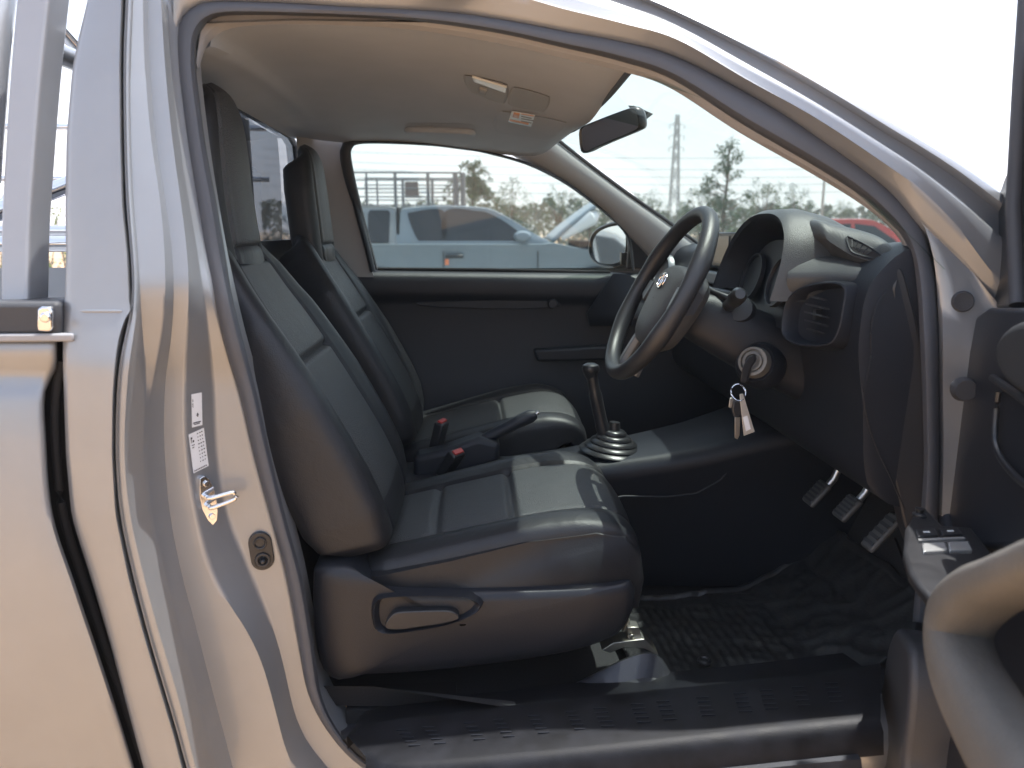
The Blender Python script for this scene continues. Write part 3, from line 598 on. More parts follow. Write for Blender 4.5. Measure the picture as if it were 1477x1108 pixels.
# demister pod at the driver's end of the dash
podm = MB(); NP = 40
PF = rail_smooth([(1150,316,.40),(1178,317,.35),(1205,324,.315),(1240,332,.27),(1270,343,.22),(1290,360,.17),(1302,382,.125)], NP)
PN = rail_smooth([(1160,345,.34),(1186,342,.29),(1200,351,.265),(1228,368,.22),(1255,377,.185),(1280,384,.15),(1300,391,.120)], NP)
up_n = Vector((-.35, -.25, .9)).normalized()
podm.grid([[p + Vector((.05, .03, -.07)) for p in PF], [p + Vector((.006, .004, -.006)) for p in PF], PF] + [[a.lerp(b, t) + up_n * .010 * math.sin(math.pi * t) for a, b in zip(PF, PN)] for t in (.12, .3, .5, .7, .88)] + [PN, [p + Vector((.004, .003, -.006)) for p in PN], [p + Vector((.02, .02, -.03)) for p in PN]])
L1 = rail_smooth([(1140,372,.335),(1183,369,.30),(1230,376,.235),(1262,384,.19),(1300,394,.125)], NP); L2 = rail_smooth([(1136,398,.285),(1190,397,.235),(1235,400,.18),(1268,405,.135),(1292,412,.112)], NP)
podm.grid([[p + Vector((.03, .02, 0)) for p in L1], L1] + [[a.lerp(b, t) + up_n * .006 * math.sin(math.pi * t) for a, b in zip(L1, L2)] for t in (.3, .6, .85)] + [L2, [p + Vector((-.001, 0, -.006)) for p in L2], [p + Vector((.004, .004, -.03)) for p in L2], [p + Vector((.03, .02, -.06)) for p in L2]])
podn = up_n; pod = obj('demister_pod', podm, DASH_SUNLIT, dash, angle=60)
pbv = bvh_of(pod)
vm = MB(); vq = [(1222,343),(1236,348),(1254,357),(1268,367),(1272,376),(1254,373),(1231,366),(1224,355)]
vp = [cast(pbv, x, y, .001) for x, y in vq]
if all(vp):
    vn = podn; vm.add([p + vn * 0.0015 for p in vp], [tuple(range(8))]); vo = obj('demister_vent', vm, MATTEBLACK, dash, smooth=False)
    fm = MB(); fm.tube(spline([p + vn * 0.0015 for p in vp], 40, True), 0.0022, 8, closed=True)
    for i in range(5):
        t = (i + 1) / 6; a = vp[0].lerp(vp[3], t); b = vp[7].lerp(vp[5], t); fm.tube([a + vn * .002, b + vn * .002], 0.0012, 6)
    obj('vent_frame', fm, PLASTIC, vo)
# round side vent
sv = MB(); so2 = spline([(1152,470),(1158,440),(1176,421),(1204,412),(1232,411),(1246,420),(1243,450),(1236,480),(1224,498),(1196,502),(1170,498),(1155,488)], 48, True)
vN = Vector((-.93, -.30, .12)).normalized(); vc = U(1200, 456, .225)
lo = [UP(x, y, vc, vN) for x, y in so2]; vcc = sum(lo, Vector()) / 48 + vN * 0.034; lo = [p + vN * 0.034 for p in lo]
sv.grid([[vcc + (p - vcc) * s + vN * h for p in lo] for s, h in ((1.10, -0.06), (1.05, 0.0), (1.01, 0.009), (0.97, 0.010), (0.93, 0.005), (0.90, -0.008), (0.86, -0.022), (0.02, -0.024))], close_v=True)
svo = obj('side_vent', sv, PLASTIC, dash)
lv = MB()
for i in range(5):
    t = -0.5 + i / 4; h = (vcc + Vector((0, 0, t * 0.062)));
    yw = 0.036 * math.sqrt(max(.2, 1 - (2 * t * .8) ** 2)); lv.box(h + vN * 0.002, (0.016, yw * 2.1, 0.003), Matrix.Rotation(R(14), 3, 'Y'))
lv.box(vcc + vN * 0.0, (0.012, 0.012, 0.02)); obj('louvre', lv, SMOOTHBLACK, svo)
# driver end panel with its seams
epm = MB(); eo = spline([(1262,402),(1283,390),(1300,386),(1312,420),(1326,480),(1338,560),(1342,660),(1338,760),(1325,800),(1308,770),(1292,700),(1272,650),(1256,590),(1254,545),(1258,500),(1250,450)], 60, True)
eo = [U(x, y, 0.112 + .02 * sstep(1300, 1260, x)) for x, y in eo]; epm.prism(eo, (0.0, 0.03, 0)); obj('end_panel', epm, M('end_panel_plastic', (0.022, 0.023, 0.027), 0.42, bump=.12, bscale=600), dash, bevel=0.008, bseg=3)
def seam(pts, Y, r=0.0016, mat=None, parent=dash, name='panel_seam'): mb = MB(); mb.tube(rail_smooth(pts, 40, Y), r, 6); return obj(name, mb, mat or PLASTIC, parent)
seam([(1280,418),(1266,437),(1257,470),(1256,515),(1250,545),(1246,570),(1250,600),(1262,640),(1285,690),(1305,735)], 0.1115, 0.0014)
# knee panel under the vent and lower trim pieces
# centre stack: radio face, air vents
rd = MB(); q = [(958,372),(1010,336),(1016,352),(1000,398),(955,398)]
rd.prism([Vector((0.655, y, z)) for y, z in ((0.68, 1.395), (1.04, 1.395), (1.04, 1.30), (0.68, 1.30))], (0.06, 0, -0.02)); rdo = obj('radio', rd, SMOOTHBLACK, dash, bevel=0.006)
sc = MB(); sc.prism([Vector((0.652, y, z)) for y, z in ((0.76, 1.383), (0.92, 1.383), (0.92, 1.315), (0.76, 1.315))], (0.002, 0, 0)); obj('screen', sc, M('screen_glass', (0.10, 0.11, 0.115), 0.15), rdo)
for y in (0.72, 0.95, 0.98):
    for z in (1.36, 1.33): bt = MB(); bt.box((0.652, y, z), (0.008, 0.022, 0.014)); obj('button', bt, PLASTIC, rdo, bevel=0.002)
cs = MB(); cs.prism([Vector((0.645, y, z)) for y, z in ((0.66, 1.29), (1.06, 1.29), (1.06, 1.255), (0.66, 1.255))], (0.06, 0, 0)); cso = obj('silver_dash_trim', cs, M('satin_silver', (0.24, 0.25, 0.26), 0.4, 0.5), dash, bevel=0.006)
av = MB()
av.prism([Vector((0.64, y, z)) for y, z in ((0.70, 1.25), (1.03, 1.25), (1.03, 1.19), (0.70, 1.19))], (0.06, 0, 0)); avo = obj('centre_vent', av, SMOOTHBLACK, dash, bevel=0.008)
la = MB()
for i in range(4): la.box((0.637, 0.865, 1.202 + i * 0.012), (0.014, 0.30, 0.003))
obj('louvre', la, PLASTIC, avo)
pv = MB(); pv.disc(Vector((0.66, 1.40, 1.25)), (-.95, -.1, .15), 0.06, 0.02, 28, prof=[(1.1, 0), (1.1, .6), (1, 1), (.85, .6), (.8, -.5), (.02, -.6)]); obj('passenger_vent', pv, M('satin_silver', (0.24, 0.25, 0.26), 0.4, 0.5), dash)

# ---------- steering column
scm = MB(); ca, cbb = Vector((0.475, 0.45, 1.225)), Vector((0.73, 0.45, 1.105)); ax_ = (cbb - ca).normalized(); upv = ax_.cross(Vector((0, 1, 0))).normalized()
if upv.z < 0: upv = -upv
rows = []
for t, ry, rz in ((0.0, 0.02, 0.02), (0.0, .050, .048), (0.06, .060, .056), (0.3, .072, .064), (0.7, .082, .072), (1.0, .085, .075), (1.2, .085, .075)):
    c_ = ca.lerp(cbb, t); row = []
    for j in range(32):
        a = 2 * math.pi * j / 32; c, s = math.cos(a), math.sin(a)
        row.append(c_ + Vector((0, 1, 0)) * math.copysign(abs(c) ** .7, c) * ry + upv * (math.copysign(abs(s) ** .7, s) * rz))
    rows.append(row)
scm.grid(rows, close_v=True, cap=True); colm = obj('steering_column', scm, PLASTIC, truck)
stalk = MB(); s0 = Vector((0.545, 0.46, 1.222)); tipc = U(1068, 424, 0.30); d_ = (tipc - s0)
stalk.tube([s0, s0.lerp(tipc, .35), s0.lerp(tipc, .6), s0.lerp(tipc, .72), s0.lerp(tipc, .93), tipc], [0.017, 0.014, 0.012, 0.0165, 0.0165, 0.010], 18); obj('indicator_stalk', stalk, SMOOTHBLACK, colm)
bs = MB(); bs.disc(U(1066, 448, 0.40), (tipc - U(1066, 448, .40)), 0.033, 0.016, 28, prof=[(1.1, -1), (1, 0), (.8, .9), (.55, 1), (.02, 1)]); obj('stalk_boot', bs, PLASTIC, colm)
st2 = MB(); st2.tube([U(1012, 412, .46), U(1030, 422, .42), U(1052, 432, .40)], [0.008, 0.006, 0.009], 10); obj('wiper_stalk', st2, SMOOTHBLACK, colm)
igN = Vector((-.62, -.70, .30)).normalized(); igc = U(1085, 521, 0.345)
ig = MB(); ig.disc(igc - igN * 0.03, igN, 0.031, 0.03, 36, prof=[(1.15, -0.6), (1.1, .2), (1, .9), (.97, 1.0), (.8, 1.02), (.76, .8), (.66, .8), (.63, .98), (.5, .98), (.46, .7), (.02, .7)]); igo = obj('ignition_lock', ig, BRASSGREY, colm)
igr = MB(); igr.disc(igc - igN * 0.035, igN, 0.040, 0.02, 36, prof=[(1.25, -1.6), (1.2, .2), (1.0, 1.0), (.8, .7), (.75, -.4)]); obj('lock_surround', igr, PLASTIC, colm)

# ---------- steering wheel
wc = Vector((0.410, 0.44, 1.260)); tilt = R(28); wn = Vector((-math.cos(tilt), 0, math.sin(tilt))); wu = Vector((math.sin(tilt), 0, math.cos(tilt))); wy = Vector((0, 1, 0))
def W(a, b, h=0.0): return wc + wy * a + wu * b + wn * h      # a across (far side +), b up, h toward the driver
rimM = MB(); rad = 0.189
rimp = [W(math.cos(a) * rad, math.sin(a) * rad, 0.012) for a in [2 * math.pi * i / 96 for i in range(96)]]
rows = []
for i, p in enumerate(rimp):
    a = 2 * math.pi * i / 96; o_ = (wy * math.cos(a) + wu * math.sin(a)); gr = 0.0158 + 0.0022 * (gauss(math.degrees(a) % 180 - 25 if math.degrees(a) % 180 < 90 else 155 - math.degrees(a) % 180, 12))
    rows.append([p + (o_ * math.cos(k) * gr + wn * math.sin(k) * gr * 1.12) for k in [2 * math.pi * j / 20 for j in range(20)]])
rimM.grid(rows, close_u=True, close_v=True)
wheel = obj('steering_wheel', rimM, M('wheel_leather', (0.020, 0.021, 0.024), 0.42, spec=.55, bump=0.4, bscale=380, var=.08, vscale=12), truck)
hubp = MB(); hpl = spline([(-0.092, 0.05), (-0.06, 0.068), (0, 0.073), (0.06, 0.068), (0.092, 0.05), (0.094, 0.01), (0.075, -0.045), (0.045, -0.075), (0, -0.082), (-0.045, -0.075), (-0.075, -0.045), (-0.094, 0.01)], 60, True)
hubp.grid([[W(p[0] * s * 1.16, p[1] * s * 1.22 - .012, h) for p in hpl] for s, h in ((0.85, -0.06), (0.98, -0.045), (1.0, -0.015), (0.96, 0.0), (0.85, 0.008), (0.6, 0.014), (0.3, 0.017), (0.02, 0.018))], close_v=True)
obj('airbag_cover', hubp, M('airbag_plastic', (0.05, 0.051, 0.053), 0.5, bump=0.5, bscale=550, var=.06), wheel)
for s in (-1, 1):
    spk = MB(); spk.grid([[W(s * a, b + db_, h) for db_, h in ((0.022, -.012), (0.016, -.002), (-0.02, -.002), (-0.03, -.012), (-0.02, -.025), (0.016, -.025))] for a, b, h0 in ((0.08, 0.0, 0), (0.12, 0.006, 0), (0.175, 0.01, 0))], close_v=True, cap=True); so3 = obj('spoke', spk, PLASTIC, wheel)
    bw_ = MB(); bw_.prism([W(s * a, b, 0.0) for a, b in ((0.098, 0.026), (0.140, 0.026), (0.146, -0.012), (0.105, -0.026))], wn * 0.010); obj('switch_pad', bw_, SMOOTHBLACK, so3, bevel=0.003)
for s in (-1, 1):
    lsp = MB(); lsp.grid([[W(s * a + da, b, h) for da, h in ((-0.014, -.012), (-0.01, 0.0), (0.01, 0.0), (0.014, -.012), (0.01, -.02), (-0.01, -.02))] for a, b in ((0.045, -0.07), (0.058, -0.12), (0.066, -0.174))], close_v=True, cap=True)
    lso = obj('lower_spoke', lsp, M('dark_silver', (0.16, 0.165, 0.17), 0.4, 0.5), wheel, bevel=0.002)
em = MB(); ec = (0.0, 0.028)
def ellipse(a, b, ca, cb_, n=40): return [W(ec[0] + ca + a * math.cos(t), ec[1] + cb_ + b * math.sin(t), 0.0195) for t in [2 * math.pi * i / n for i in range(n)]]
em.tube(ellipse(.0235, .0175, 0, 0), 0.0021, 8, closed=True, up=wn); em.tube(ellipse(.0066, .0168, 0, 0), 0.0018, 8, closed=True, up=wn); em.tube(ellipse(.0140, .0058, 0, .0085), 0.0018, 8, closed=True, up=wn)
obj('emblem', em, CHROME, wheel)

# ---------- pads: seats, head rests
def pad(path, sections, mats, name, parent, Yc, e=0.34, nu=64, nt=46, crease_u=(), crease_t=(), insert=None, bol=(0.5, 0.85), lying=False, filler=None):
    """path(t)->(x,z) centre of the front face; sections: table t, halfwidth, thickness, bolster height"""
    rows, ins = [], []
    for i in range(nt):
        t = i / (nt - 1); c = Vector(path(t)); c2 = Vector(path(min(1, t + .01))); c1 = Vector(path(max(0, t - .01)))
        tg = (c2 - c1).normalized(); nrm_ = Vector((tg[1], -tg[0])) * (-1 if lying else 1)
        w_, th, bo = interp(sections, t); row = []
        for j in range(nu):
            a = 2 * math.pi * j / nu; c_, s_ = math.cos(a), math.sin(a)
            yu = math.copysign(abs(c_) ** e, c_); nnv = math.copysign(abs(s_) ** e, s_); h = nnv * th / 2 - th / 2
            if nnv > 0:
                fr_ = min(1, nnv * 1.2); h += fr_ * bo * sstep(bol[0], bol[1], abs(yu))
                for cu, wd, dp in crease_u: h -= fr_ * dp * gauss(abs(yu) - cu, wd)
                for ct, wd, dp, lim in crease_t:
                    if abs(yu) < lim: h -= fr_ * dp * gauss(t - ct, wd)
                h -= fr_ * 0.006 * (1 - min(1, abs(yu) / .55) ** 2) * -1
            # tidy: ends
            row.append(Vector((c[0] + nrm_[0] * h, Yc + yu * w_, c[1] + nrm_[1] * h)))
        rows.append(row)
    mb = MB(); mb.grid(rows, close_v=True, cap=True)
    if filler:
        sec = [[Vector((p[0], Yc + q, p[1])) for p in filler] for q in (-.263, -.252, .252, .263)]
        for r_, k in ((0, .97), (3, .97)):
            cx_ = sum(p[0] for p in filler) / len(filler); cz_ = sum(p[1] for p in filler) / len(filler)
            sec[r_] = [Vector((cx_ + (v.x - cx_) * k, v.y, cz_ + (v.z - cz_) * k)) for v in sec[r_]]
        mb.grid(sec, close_v=True, cap=True)
    if insert:
        mi = []
        for i in range(nt - 1):
            for j in range(nu):
                a = 2 * math.pi * (j + .5) / nu; yu = math.copysign(abs(math.cos(a)) ** e, math.cos(a)); t = (i + .5) / (nt - 1)
                mi.append(1 if math.sin(a) > 0.2 and abs(yu) < insert[0] and insert[1] < t < insert[2] else 0)
        mb.mi = mi + [0] * (len(mb.f) - len(mi))
    return obj(name, mb, mats, parent, angle=75)
def curve_path(pts):
    sp = spline(pts, 101); return lambda t: tuple(sp[min(100, max(0, int(round(t * 100))))][:2]) if False else _lerp(sp, t)
def _lerp(sp, t):
    x = min(99.999, max(0, t * 100)); i = int(x); k = x - i; return (sp[i][0] * (1 - k) + sp[i + 1][0] * k, sp[i][1] * (1 - k) + sp[i + 1][1] * k)
ends = lambda tab: tab
# driver's seat: the base shell is the part, cushions are its pieces
def seat_base(y0, y1, near):
    mb = MB(); Yn = y0
    out = [(452,822),(462,817),(500,815),(520,824),(535,838),(548,846),(600,850),(700,850),(800,847),(880,842),(908,838),(916,846),(917,868),(910,890),(890,915),(840,934),(780,946),(700,957),(620,966),(560,970),(520,972),(485,980),(462,960),(452,900)]
    lo = rail_smooth(out, 80, Yn, closed=True); cen = sum(lo, Vector()) / 80
    mb.grid([[Vector((p.x, y1, p.z)) for p in lo], [Vector((p.x, Yn + .03, p.z)) for p in lo], [Vector((p.x, Yn + 0.008, p.z)) for p in lo], [cen + (p - cen) * .985 + Vector((0, -0.004, 0)) for p in lo], [cen + (p - cen) * .93 + Vector((0, -0.012, 0)) for p in lo], [cen + (p - cen) * .7 + Vector((0, -0.016, 0)) for p in lo], [cen + (p - cen) * .02 + Vector((0, -0.016, 0)) for p in lo]], close_v=True)
    return mb
seatplastic = M('seat_shell_plastic', (0.012, 0.0138, 0.019), 0.40, spec=.4, bump=.3, bscale=500, var=.08, vscale=5)
ds = obj('driver_seat', seat_base(0.195, 0.70, True), seatplastic, truck, angle=60)
# lever recess and lever on the shell side
lr = MB(); lro = rail_smooth([(540,866),(560,858),(620,856),(670,858),(692,866),(694,874),(680,886),(640,900),(580,910),(548,910),(538,895)], 50, 0.174, closed=True); lc = sum(lro, Vector()) / 50
lr.grid([[lc + (p - lc) * s + Vector((0, h, 0)) for p in lro] for s, h in ((1.05, 0.014), (1.0, -0.006), (.97, -0.010), (.92, -0.006), (.86, 0.008), (.02, 0.008))], close_v=True); obj('lever_recess', lr, seatplastic, ds)
lv2 = MB(); lvp = rail_smooth([(556,906),(560,893),(572,884),(600,882),(640,881),(656,884),(662,893),(640,900),(600,906),(575,909)], 50, 0.160, closed=True); lv2.prism(lvp, (0, 0.02, 0)); obj('recline_lever', lv2, M('lever_plastic', (0.020, 0.021, 0.024), 0.38, bump=.3, bscale=500), ds, bevel=0.006, bseg=3)
cush = curve_path([(-0.22, 0.755), (-0.15, 0.768), (0.0, 0.80), (0.13, 0.826), (0.22, 0.836), (0.28, 0.830), (0.322, 0.803), (0.338, 0.762), (0.341, 0.725), (0.340, 0.70)])
CSEC = [(0, .20, .10, .0), (.03, .236, .14, .006), (.08, .250, .155, .012), (.5, .262, .15, .020), (.66, .262, .12, .016), (.76, .258, .08, .008), (.88, .250, .06, .0), (1, .24, .05, 0)]
pad(cush, CSEC, [LEATHER, LEATHERINS], 'cushion', ds, 0.465, lying=True, filler=[(-.2, .66), (.328, .66), (.336, .72), (.328, .775), (.296, .812), (.24, .824), (.1, .808), (-.05, .772), (-.2, .742)], crease_u=((.60, .014, .012),), crease_t=((.46, .012, .014, .6), (.22, .012, .010, .6)), insert=(.58, .08, .80), bol=(.55, .82), nt=130, nu=240)
back = curve_path([(-0.165, 0.79), (-0.178, 0.84), (-0.215, 0.93), (-0.275, 1.04), (-0.345, 1.16), (-0.415, 1.27), (-0.46, 1.345), (-0.485, 1.38), (-0.515, 1.388)])
BSEC = [(0, .235, .10, .0), (.04, .252, .15, .010), (.12, .256, .165, .020), (.45, .252, .165, .026), (.7, .235, .14, .020), (.85, .195, .12, .012), (.93, .165, .10, .004), (1, .12, .05, 0)]
pad(back, BSEC, [LEATHER, LEATHERINS], 'backrest', ds, 0.465, crease_u=((.60, .014, .012),), crease_t=((.56, .010, .014, .6), (.88, .012, .006, .55)), insert=(.58, .10, .86), bol=(.55, .86), nt=130, nu=240)
hr = curve_path([(-0.447, 1.315), (-0.455, 1.36), (-0.466, 1.46), (-0.470, 1.55), (-0.475, 1.62), (-0.488, 1.662), (-0.515, 1.682)])
HSEC = [(0, .12, .07, 0), (.06, .130, .095, 0), (.2, .132, .10, 0), (.6, .128, .10, 0), (.8, .112, .095, 0), (.92, .085, .07, 0), (1, .05, .03, 0)]
pad(hr, HSEC, [LEATHER, LEATHERINS], 'head_rest', ds, 0.465, e=.58, nu=160, crease_u=((.72, .03, .010),), crease_t=((.14, .015, .008, .7),), insert=(.7, .15, .92), nt=50)
# passenger bench seat
pb = MB(); pb.box((0.06, 1.19, 0.66), (0.50, 0.46, 0.18)); ps = obj('passenger_seat', pb, seatplastic, truck, bevel=0.03, bseg=4)
pcp = curve_path([(-0.22, 0.77), (-0.15, 0.785), (0.0, 0.822), (0.13, 0.852), (0.22, 0.866), (0.28, 0.860), (0.322, 0.835), (0.338, 0.79), (0.341, 0.75), (0.340, 0.72)])
pad(pcp, CSEC, [LEATHER, LEATHERINS], 'cushion', ps, 1.19, lying=True, crease_u=((.60, .014, .012),), crease_t=((.46, .012, .014, .6),), insert=(.58, .08, .80), bol=(.55, .82), nt=130, nu=240)
pbp = curve_path([(-0.165, 0.80), (-0.178, 0.85), (-0.215, 0.94), (-0.275, 1.05), (-0.345, 1.17), (-0.41, 1.28), (-0.45, 1.35), (-0.475, 1.385), (-0.505, 1.393)])
pad(pbp, BSEC, [LEATHER, LEATHERINS], 'backrest', ps, 1.19, crease_u=((.60, .014, .012),), crease_t=((.56, .010, .014, .6), (.88, .012, .006, .55)), insert=(.58, .10, .86), bol=(.55, .86), nt=130, nu=240)
hrp = curve_path([(-0.42, 1.31), (-0.422, 1.355), (-0.43, 1.45), (-0.437, 1.53), (-0.445, 1.59), (-0.46, 1.625), (-0.485, 1.64)])
pad(hrp, HSEC, [LEATHER, LEATHERINS], 'head_rest', ps, 1.19, e=.58, nu=160, crease_u=((.72, .03, .010),), crease_t=((.14, .015, .008, .7),), insert=(.7, .15, .92), nt=50)
# buckles
def buckle(c, dirv, Yf):
    c = Vector(c); d = Vector(dirv).normalized(); q = d.to_track_quat('Z', 'X').to_matrix(); b = MB(); b.box(c, (0.028, 0.05, 0.085), q); o = obj('seat_belt_buckle', b, SMOOTHBLACK, truck, bevel=0.006, bseg=3)
    r2 = MB(); r2.box(c + d * 0.043, (0.015, 0.036, 0.008), q); obj('release_button', r2, RED, o, bevel=0.002)
    s2 = MB(); s2.box(c - d * 0.1, (0.012, 0.035, 0.12), q); obj('buckle_stalk', s2, MATTEBLACK, o, bevel=0.003)
buckle(U(633, 628, .90), (0.25, -0.1, 1), 0); buckle(U(650, 668, .77), (.45, -.35, .8), 0)

# ---------- console, gear lever, hand brake
cn = MB(); csec = []
for x, zt_, hw in ((-0.3, 0.74, .10), (-0.1, 0.76, .105), (0.1, 0.765, .105), (0.25, 0.785, .11), (0.36, 0.80, .12), (0.5, 0.825, .14), (0.62, 0.85, .155), (0.75, 0.89, .17), (0.9, 0.92, .18), (1.06, .95, .19)):
    csec.append([Vector((x, 0.84 + s * hw, z)) for s, z in ((-.5, .43), (-.72, .52), (-.80, zt_ - .12), (-.98, zt_ - .05), (-1.0, zt_ - .03), (-.92, zt_ - .006), (-.8, zt_), (0, zt_ + .004), (.8, zt_), (.92, zt_ - .006), (1, zt_ - .03), (1.1, .45))])
cn.grid(csec); con = obj('centre_console', cn, PLASTIC, truck, angle=50)
tr = MB(); tr.tube(pxl([(868,722),(900,716),(960,717),(1005,712),(1040,692),(1062,664),(1080,640)], .70), 0.003, 8); obj('console_trim_edge', tr, PLASTIC, con)
bt_ = MB(); bc = U(884, 652, .83); prof = []
for k in range(5): r_ = 0.092 - k * 0.0145; z_ = k * 0.0125; prof += [(r_, z_), (r_ * 1.03, z_ + .003), (r_ * .98, z_ + .008), (r_ * .84, z_ + .0125)]
prof += [(0.016, .064), (0.014, .085), (.001, .085)]
q0 = (U(852, 530, .83) - U(872, 640, .83)).normalized(); rot = q0.to_track_quat('Z', 'Y').to_matrix(); rot = Matrix.Rotation(R(6), 3, 'Y')
bt_.grid([[bc + Vector((-0.004 * (z_ / .06), 0, 0)) + rot @ Vector((math.cos(a) * r_, math.sin(a) * r_, z_)) for a in [2 * math.pi * j / 36 for j in range(36)]] for r_, z_ in prof], close_v=True)
gl_ = MB(); gt = [U(876, 640, .83), U(866, 604, .83), U(859, 570, .83), U(855, 548, .83), U(853, 536, .83)]
gl_.tube(spline(gt, 20), [0.019] * 6 + [0.0175] * 8 + [0.015] * 6, 14)
glv = obj('gear_lever', gl_, SMOOTHBLACK, truck); obj('gear_boot', bt_, SMOOTHBLACK, glv)
kb = MB(); kc = U(852, 533, .83); kb.grid([[kc + Vector((math.cos(a) * r_, math.sin(a) * r_, z_)) for a in [2 * math.pi * j / 24 for j in range(24)]] for r_, z_ in ((.010, -.028), (.016, -.018), (.0225, -.004), (.024, .004), (.021, .012), (.012, .017), (.001, .018))], close_v=True); obj('gear_knob', kb, SMOOTHBLACK, glv)
hb1 = MB(); hp_ = [U(640, 668, .83), U(680, 645, .83), U(710, 628, .83), U(745, 610, .83), U(766, 600, .83), U(773, 597, .83)]
hb1.tube(spline(hp_, 20), [.013] * 6 + [.0165] * 10 + [.018] * 3 + [.012], 14); hbo = obj('hand_brake', hb1, PLASTIC, truck)
hb2 = MB(); hb2.tube([U(773, 597, .83), U(777, 594.5, .83)], 0.006, 10); obj('release_button', hb2, STEEL, hbo)
hb3 = MB(); hb3.prism(pxl([(596,660),(640,650),(690,632),(722,640),(720,668),(640,690),(596,694)], .79), (0, 0.08, 0)); obj('brake_boot', hb3, PLASTIC, hbo, bevel=0.015, bseg=4)

# ---------- floor, sill, pedals
FZ = ((-.6, .47), (-.2, .45), (.1, .44), (.35, .415), (.55, .41), (.75, .43), (.9, .50), (1.0, .60), (1.06, .75), (1.08, 1.0))
fl = MB(); fr_ = []
for x, z in FZ:
    fr_.append([Vector((x, y, z + dz)) for y, dz in ((0.20 if x < -.1 else 0.12, 0.06 if x < .8 else 0.02), (0.205 if x < -.1 else 0.16, 0.05 if x < .8 else 0.01), (0.21, 0.01), (0.3, 0), (0.66, 0), (0.72, 0.0), (0.96, 0), (1.5, 0.02))])
fl.grid(fr_); obj('cab_floor', fl, M('dark_carpet', (0.022, 0.022, 0.025), 0.9, bump=.8, bscale=250), truck)
def zs(x): return 0.515 + 0.088 * (x + 0.19)
sp2 = MB()
top = [(-0.30, .10), (-0.26, .13), (-0.19, .155), (0.1, .165), (0.4, .185), (0.7, .22), (0.80, .235)]; low = [(-0.22, .015), (-0.19, .02), (-0.1, .022), (0.1, .03), (0.4, .045), (0.7, .06), (0.80, .068)]
n = 60; t1 = [UP(x, y, Vector((0, 0.15, zs(0))), Vector((-.088, 0, 1))) for x, y in spline([(500,1062),(535,1042),(700,1022),(960,992),(1150,972),(1270,957)], n)]
t2 = [UP(x, y, Vector((0, 0.0, zs(0) - .006)), Vector((-.088, 0, 1))) for x, y in spline([(528,1094),(580,1106),(760,1092),(960,1072),(1150,1052),(1270,1040)], n)]
rows = [[p + Vector((0, .14, -.06)) for p in t1], [p + Vector((0, .004, -.03)) for p in t1], t1]
for k in (0.08, .3, .6, .92): rows.append([a.lerp(b, k) + Vector((0, 0, .003)) for a, b in zip(t1, t2)])
rows.append(t2); rows.append([p + Vector((0, -.012, -.012)) for p in t2]); rows.append([p + Vector((0, -.02, -.05)) for p in t2])
sp2.grid(rows); sill = obj('door_sill_plate', sp2, M('sill_plastic', (0.0075, 0.008, 0.0105), 0.5, spec=.22, bump=.3, bscale=500, var=.6, vscale=22), truck, angle=50)
rb = MB()
for i in range(14):
    k = 7 + int(i * 3.6); rb = MB()
    if k > n - 3: break
    for j in range(5):
        f = 0.30 + j * 0.085; a = t1[k].lerp(t2[k], f); dx = (t1[k + 1] - t1[k]).normalized(); off = (j - 2) * 0.002
        rb.box(a + dx * (off + .0) + Vector((0, 0, .0045)), (0.020 + .004 * (i > 5), 0.0022, 0.0016))
    obj('tread_ribs', rb, PLASTIC, sill)
lw = MB(); l1 = [UP(x, y, Vector((0, 0, zs(0) - .045)), Vector((-.088, 0, 1))) for x, y in spline([(560,1118),(760,1104),(960,1086),(1150,1066),(1220,1060)], 30)]
lw.grid([[p + Vector((0, .012, .028)) for p in l1], l1, [p + Vector((0, -.055, -.006)) for p in l1], [p + Vector((0, -.065, -.03)) for p in l1]]); obj('lower_sill_plate', lw, PLASTIC, sill)
# moulded side trim between seat and sill with its hump
st3 = MB(); T1 = spline([(490,1030),(560,1030),(640,1022),(700,1010),(780,1002),(830,985),(870,965),(905,948),(935,940),(955,950),(972,975),(1000,988),(1100,985),(1250,965)], 80); T2 = spline([(492,1062),(560,1050),(640,1040),(700,1032),(780,1022),(830,1016),(870,1011),(905,1006),(935,1002),(955,999),(972,997),(1000,1000),(1100,990),(1250,970)], 80)
rows = []
for k, Y in ((0, .36), (0, .25), (.04, .225), (.25, .215), (.6, .20), (1.0, .150), (1.15, .13)): rows.append([U(p[0] + (q[0] - p[0]) * k, p[1] + (q[1] - p[1]) * k, Y) for p, q in zip(T1, T2)])
st3.grid(rows); obj('sill_side_trim', st3, M('trim_satin', (0.035, 0.036, 0.042), 0.34, bump=.2, bscale=500), truck, angle=50)
fil = MB(); fil.box((-.15, .25, .43), (.22, .09, .05)); obj('sill_filler', fil, MATTEBLACK, truck)
sr = MB(); sr.prism(pxl([(868,938),(885,927),(930,922),(948,940),(950,946),(930,936),(900,934),(880,942)], .26), (0, .04, 0)); sr.prism(pxl([(905,905),(922,905),(928,930),(906,932)], .27), (0, .03, 0.0)); sr.prism(pxl([(898,912),(908,893),(910,908)], .28), (0, .02, 0)); sr.disc(U(911, 917, .268), (0, -1, 0), .005, .005, 12)
obj('seat_rail_bracket', sr, M('zinc_steel', (0.40, 0.38, 0.33), 0.3, 0.9), ds, bevel=0.0015)
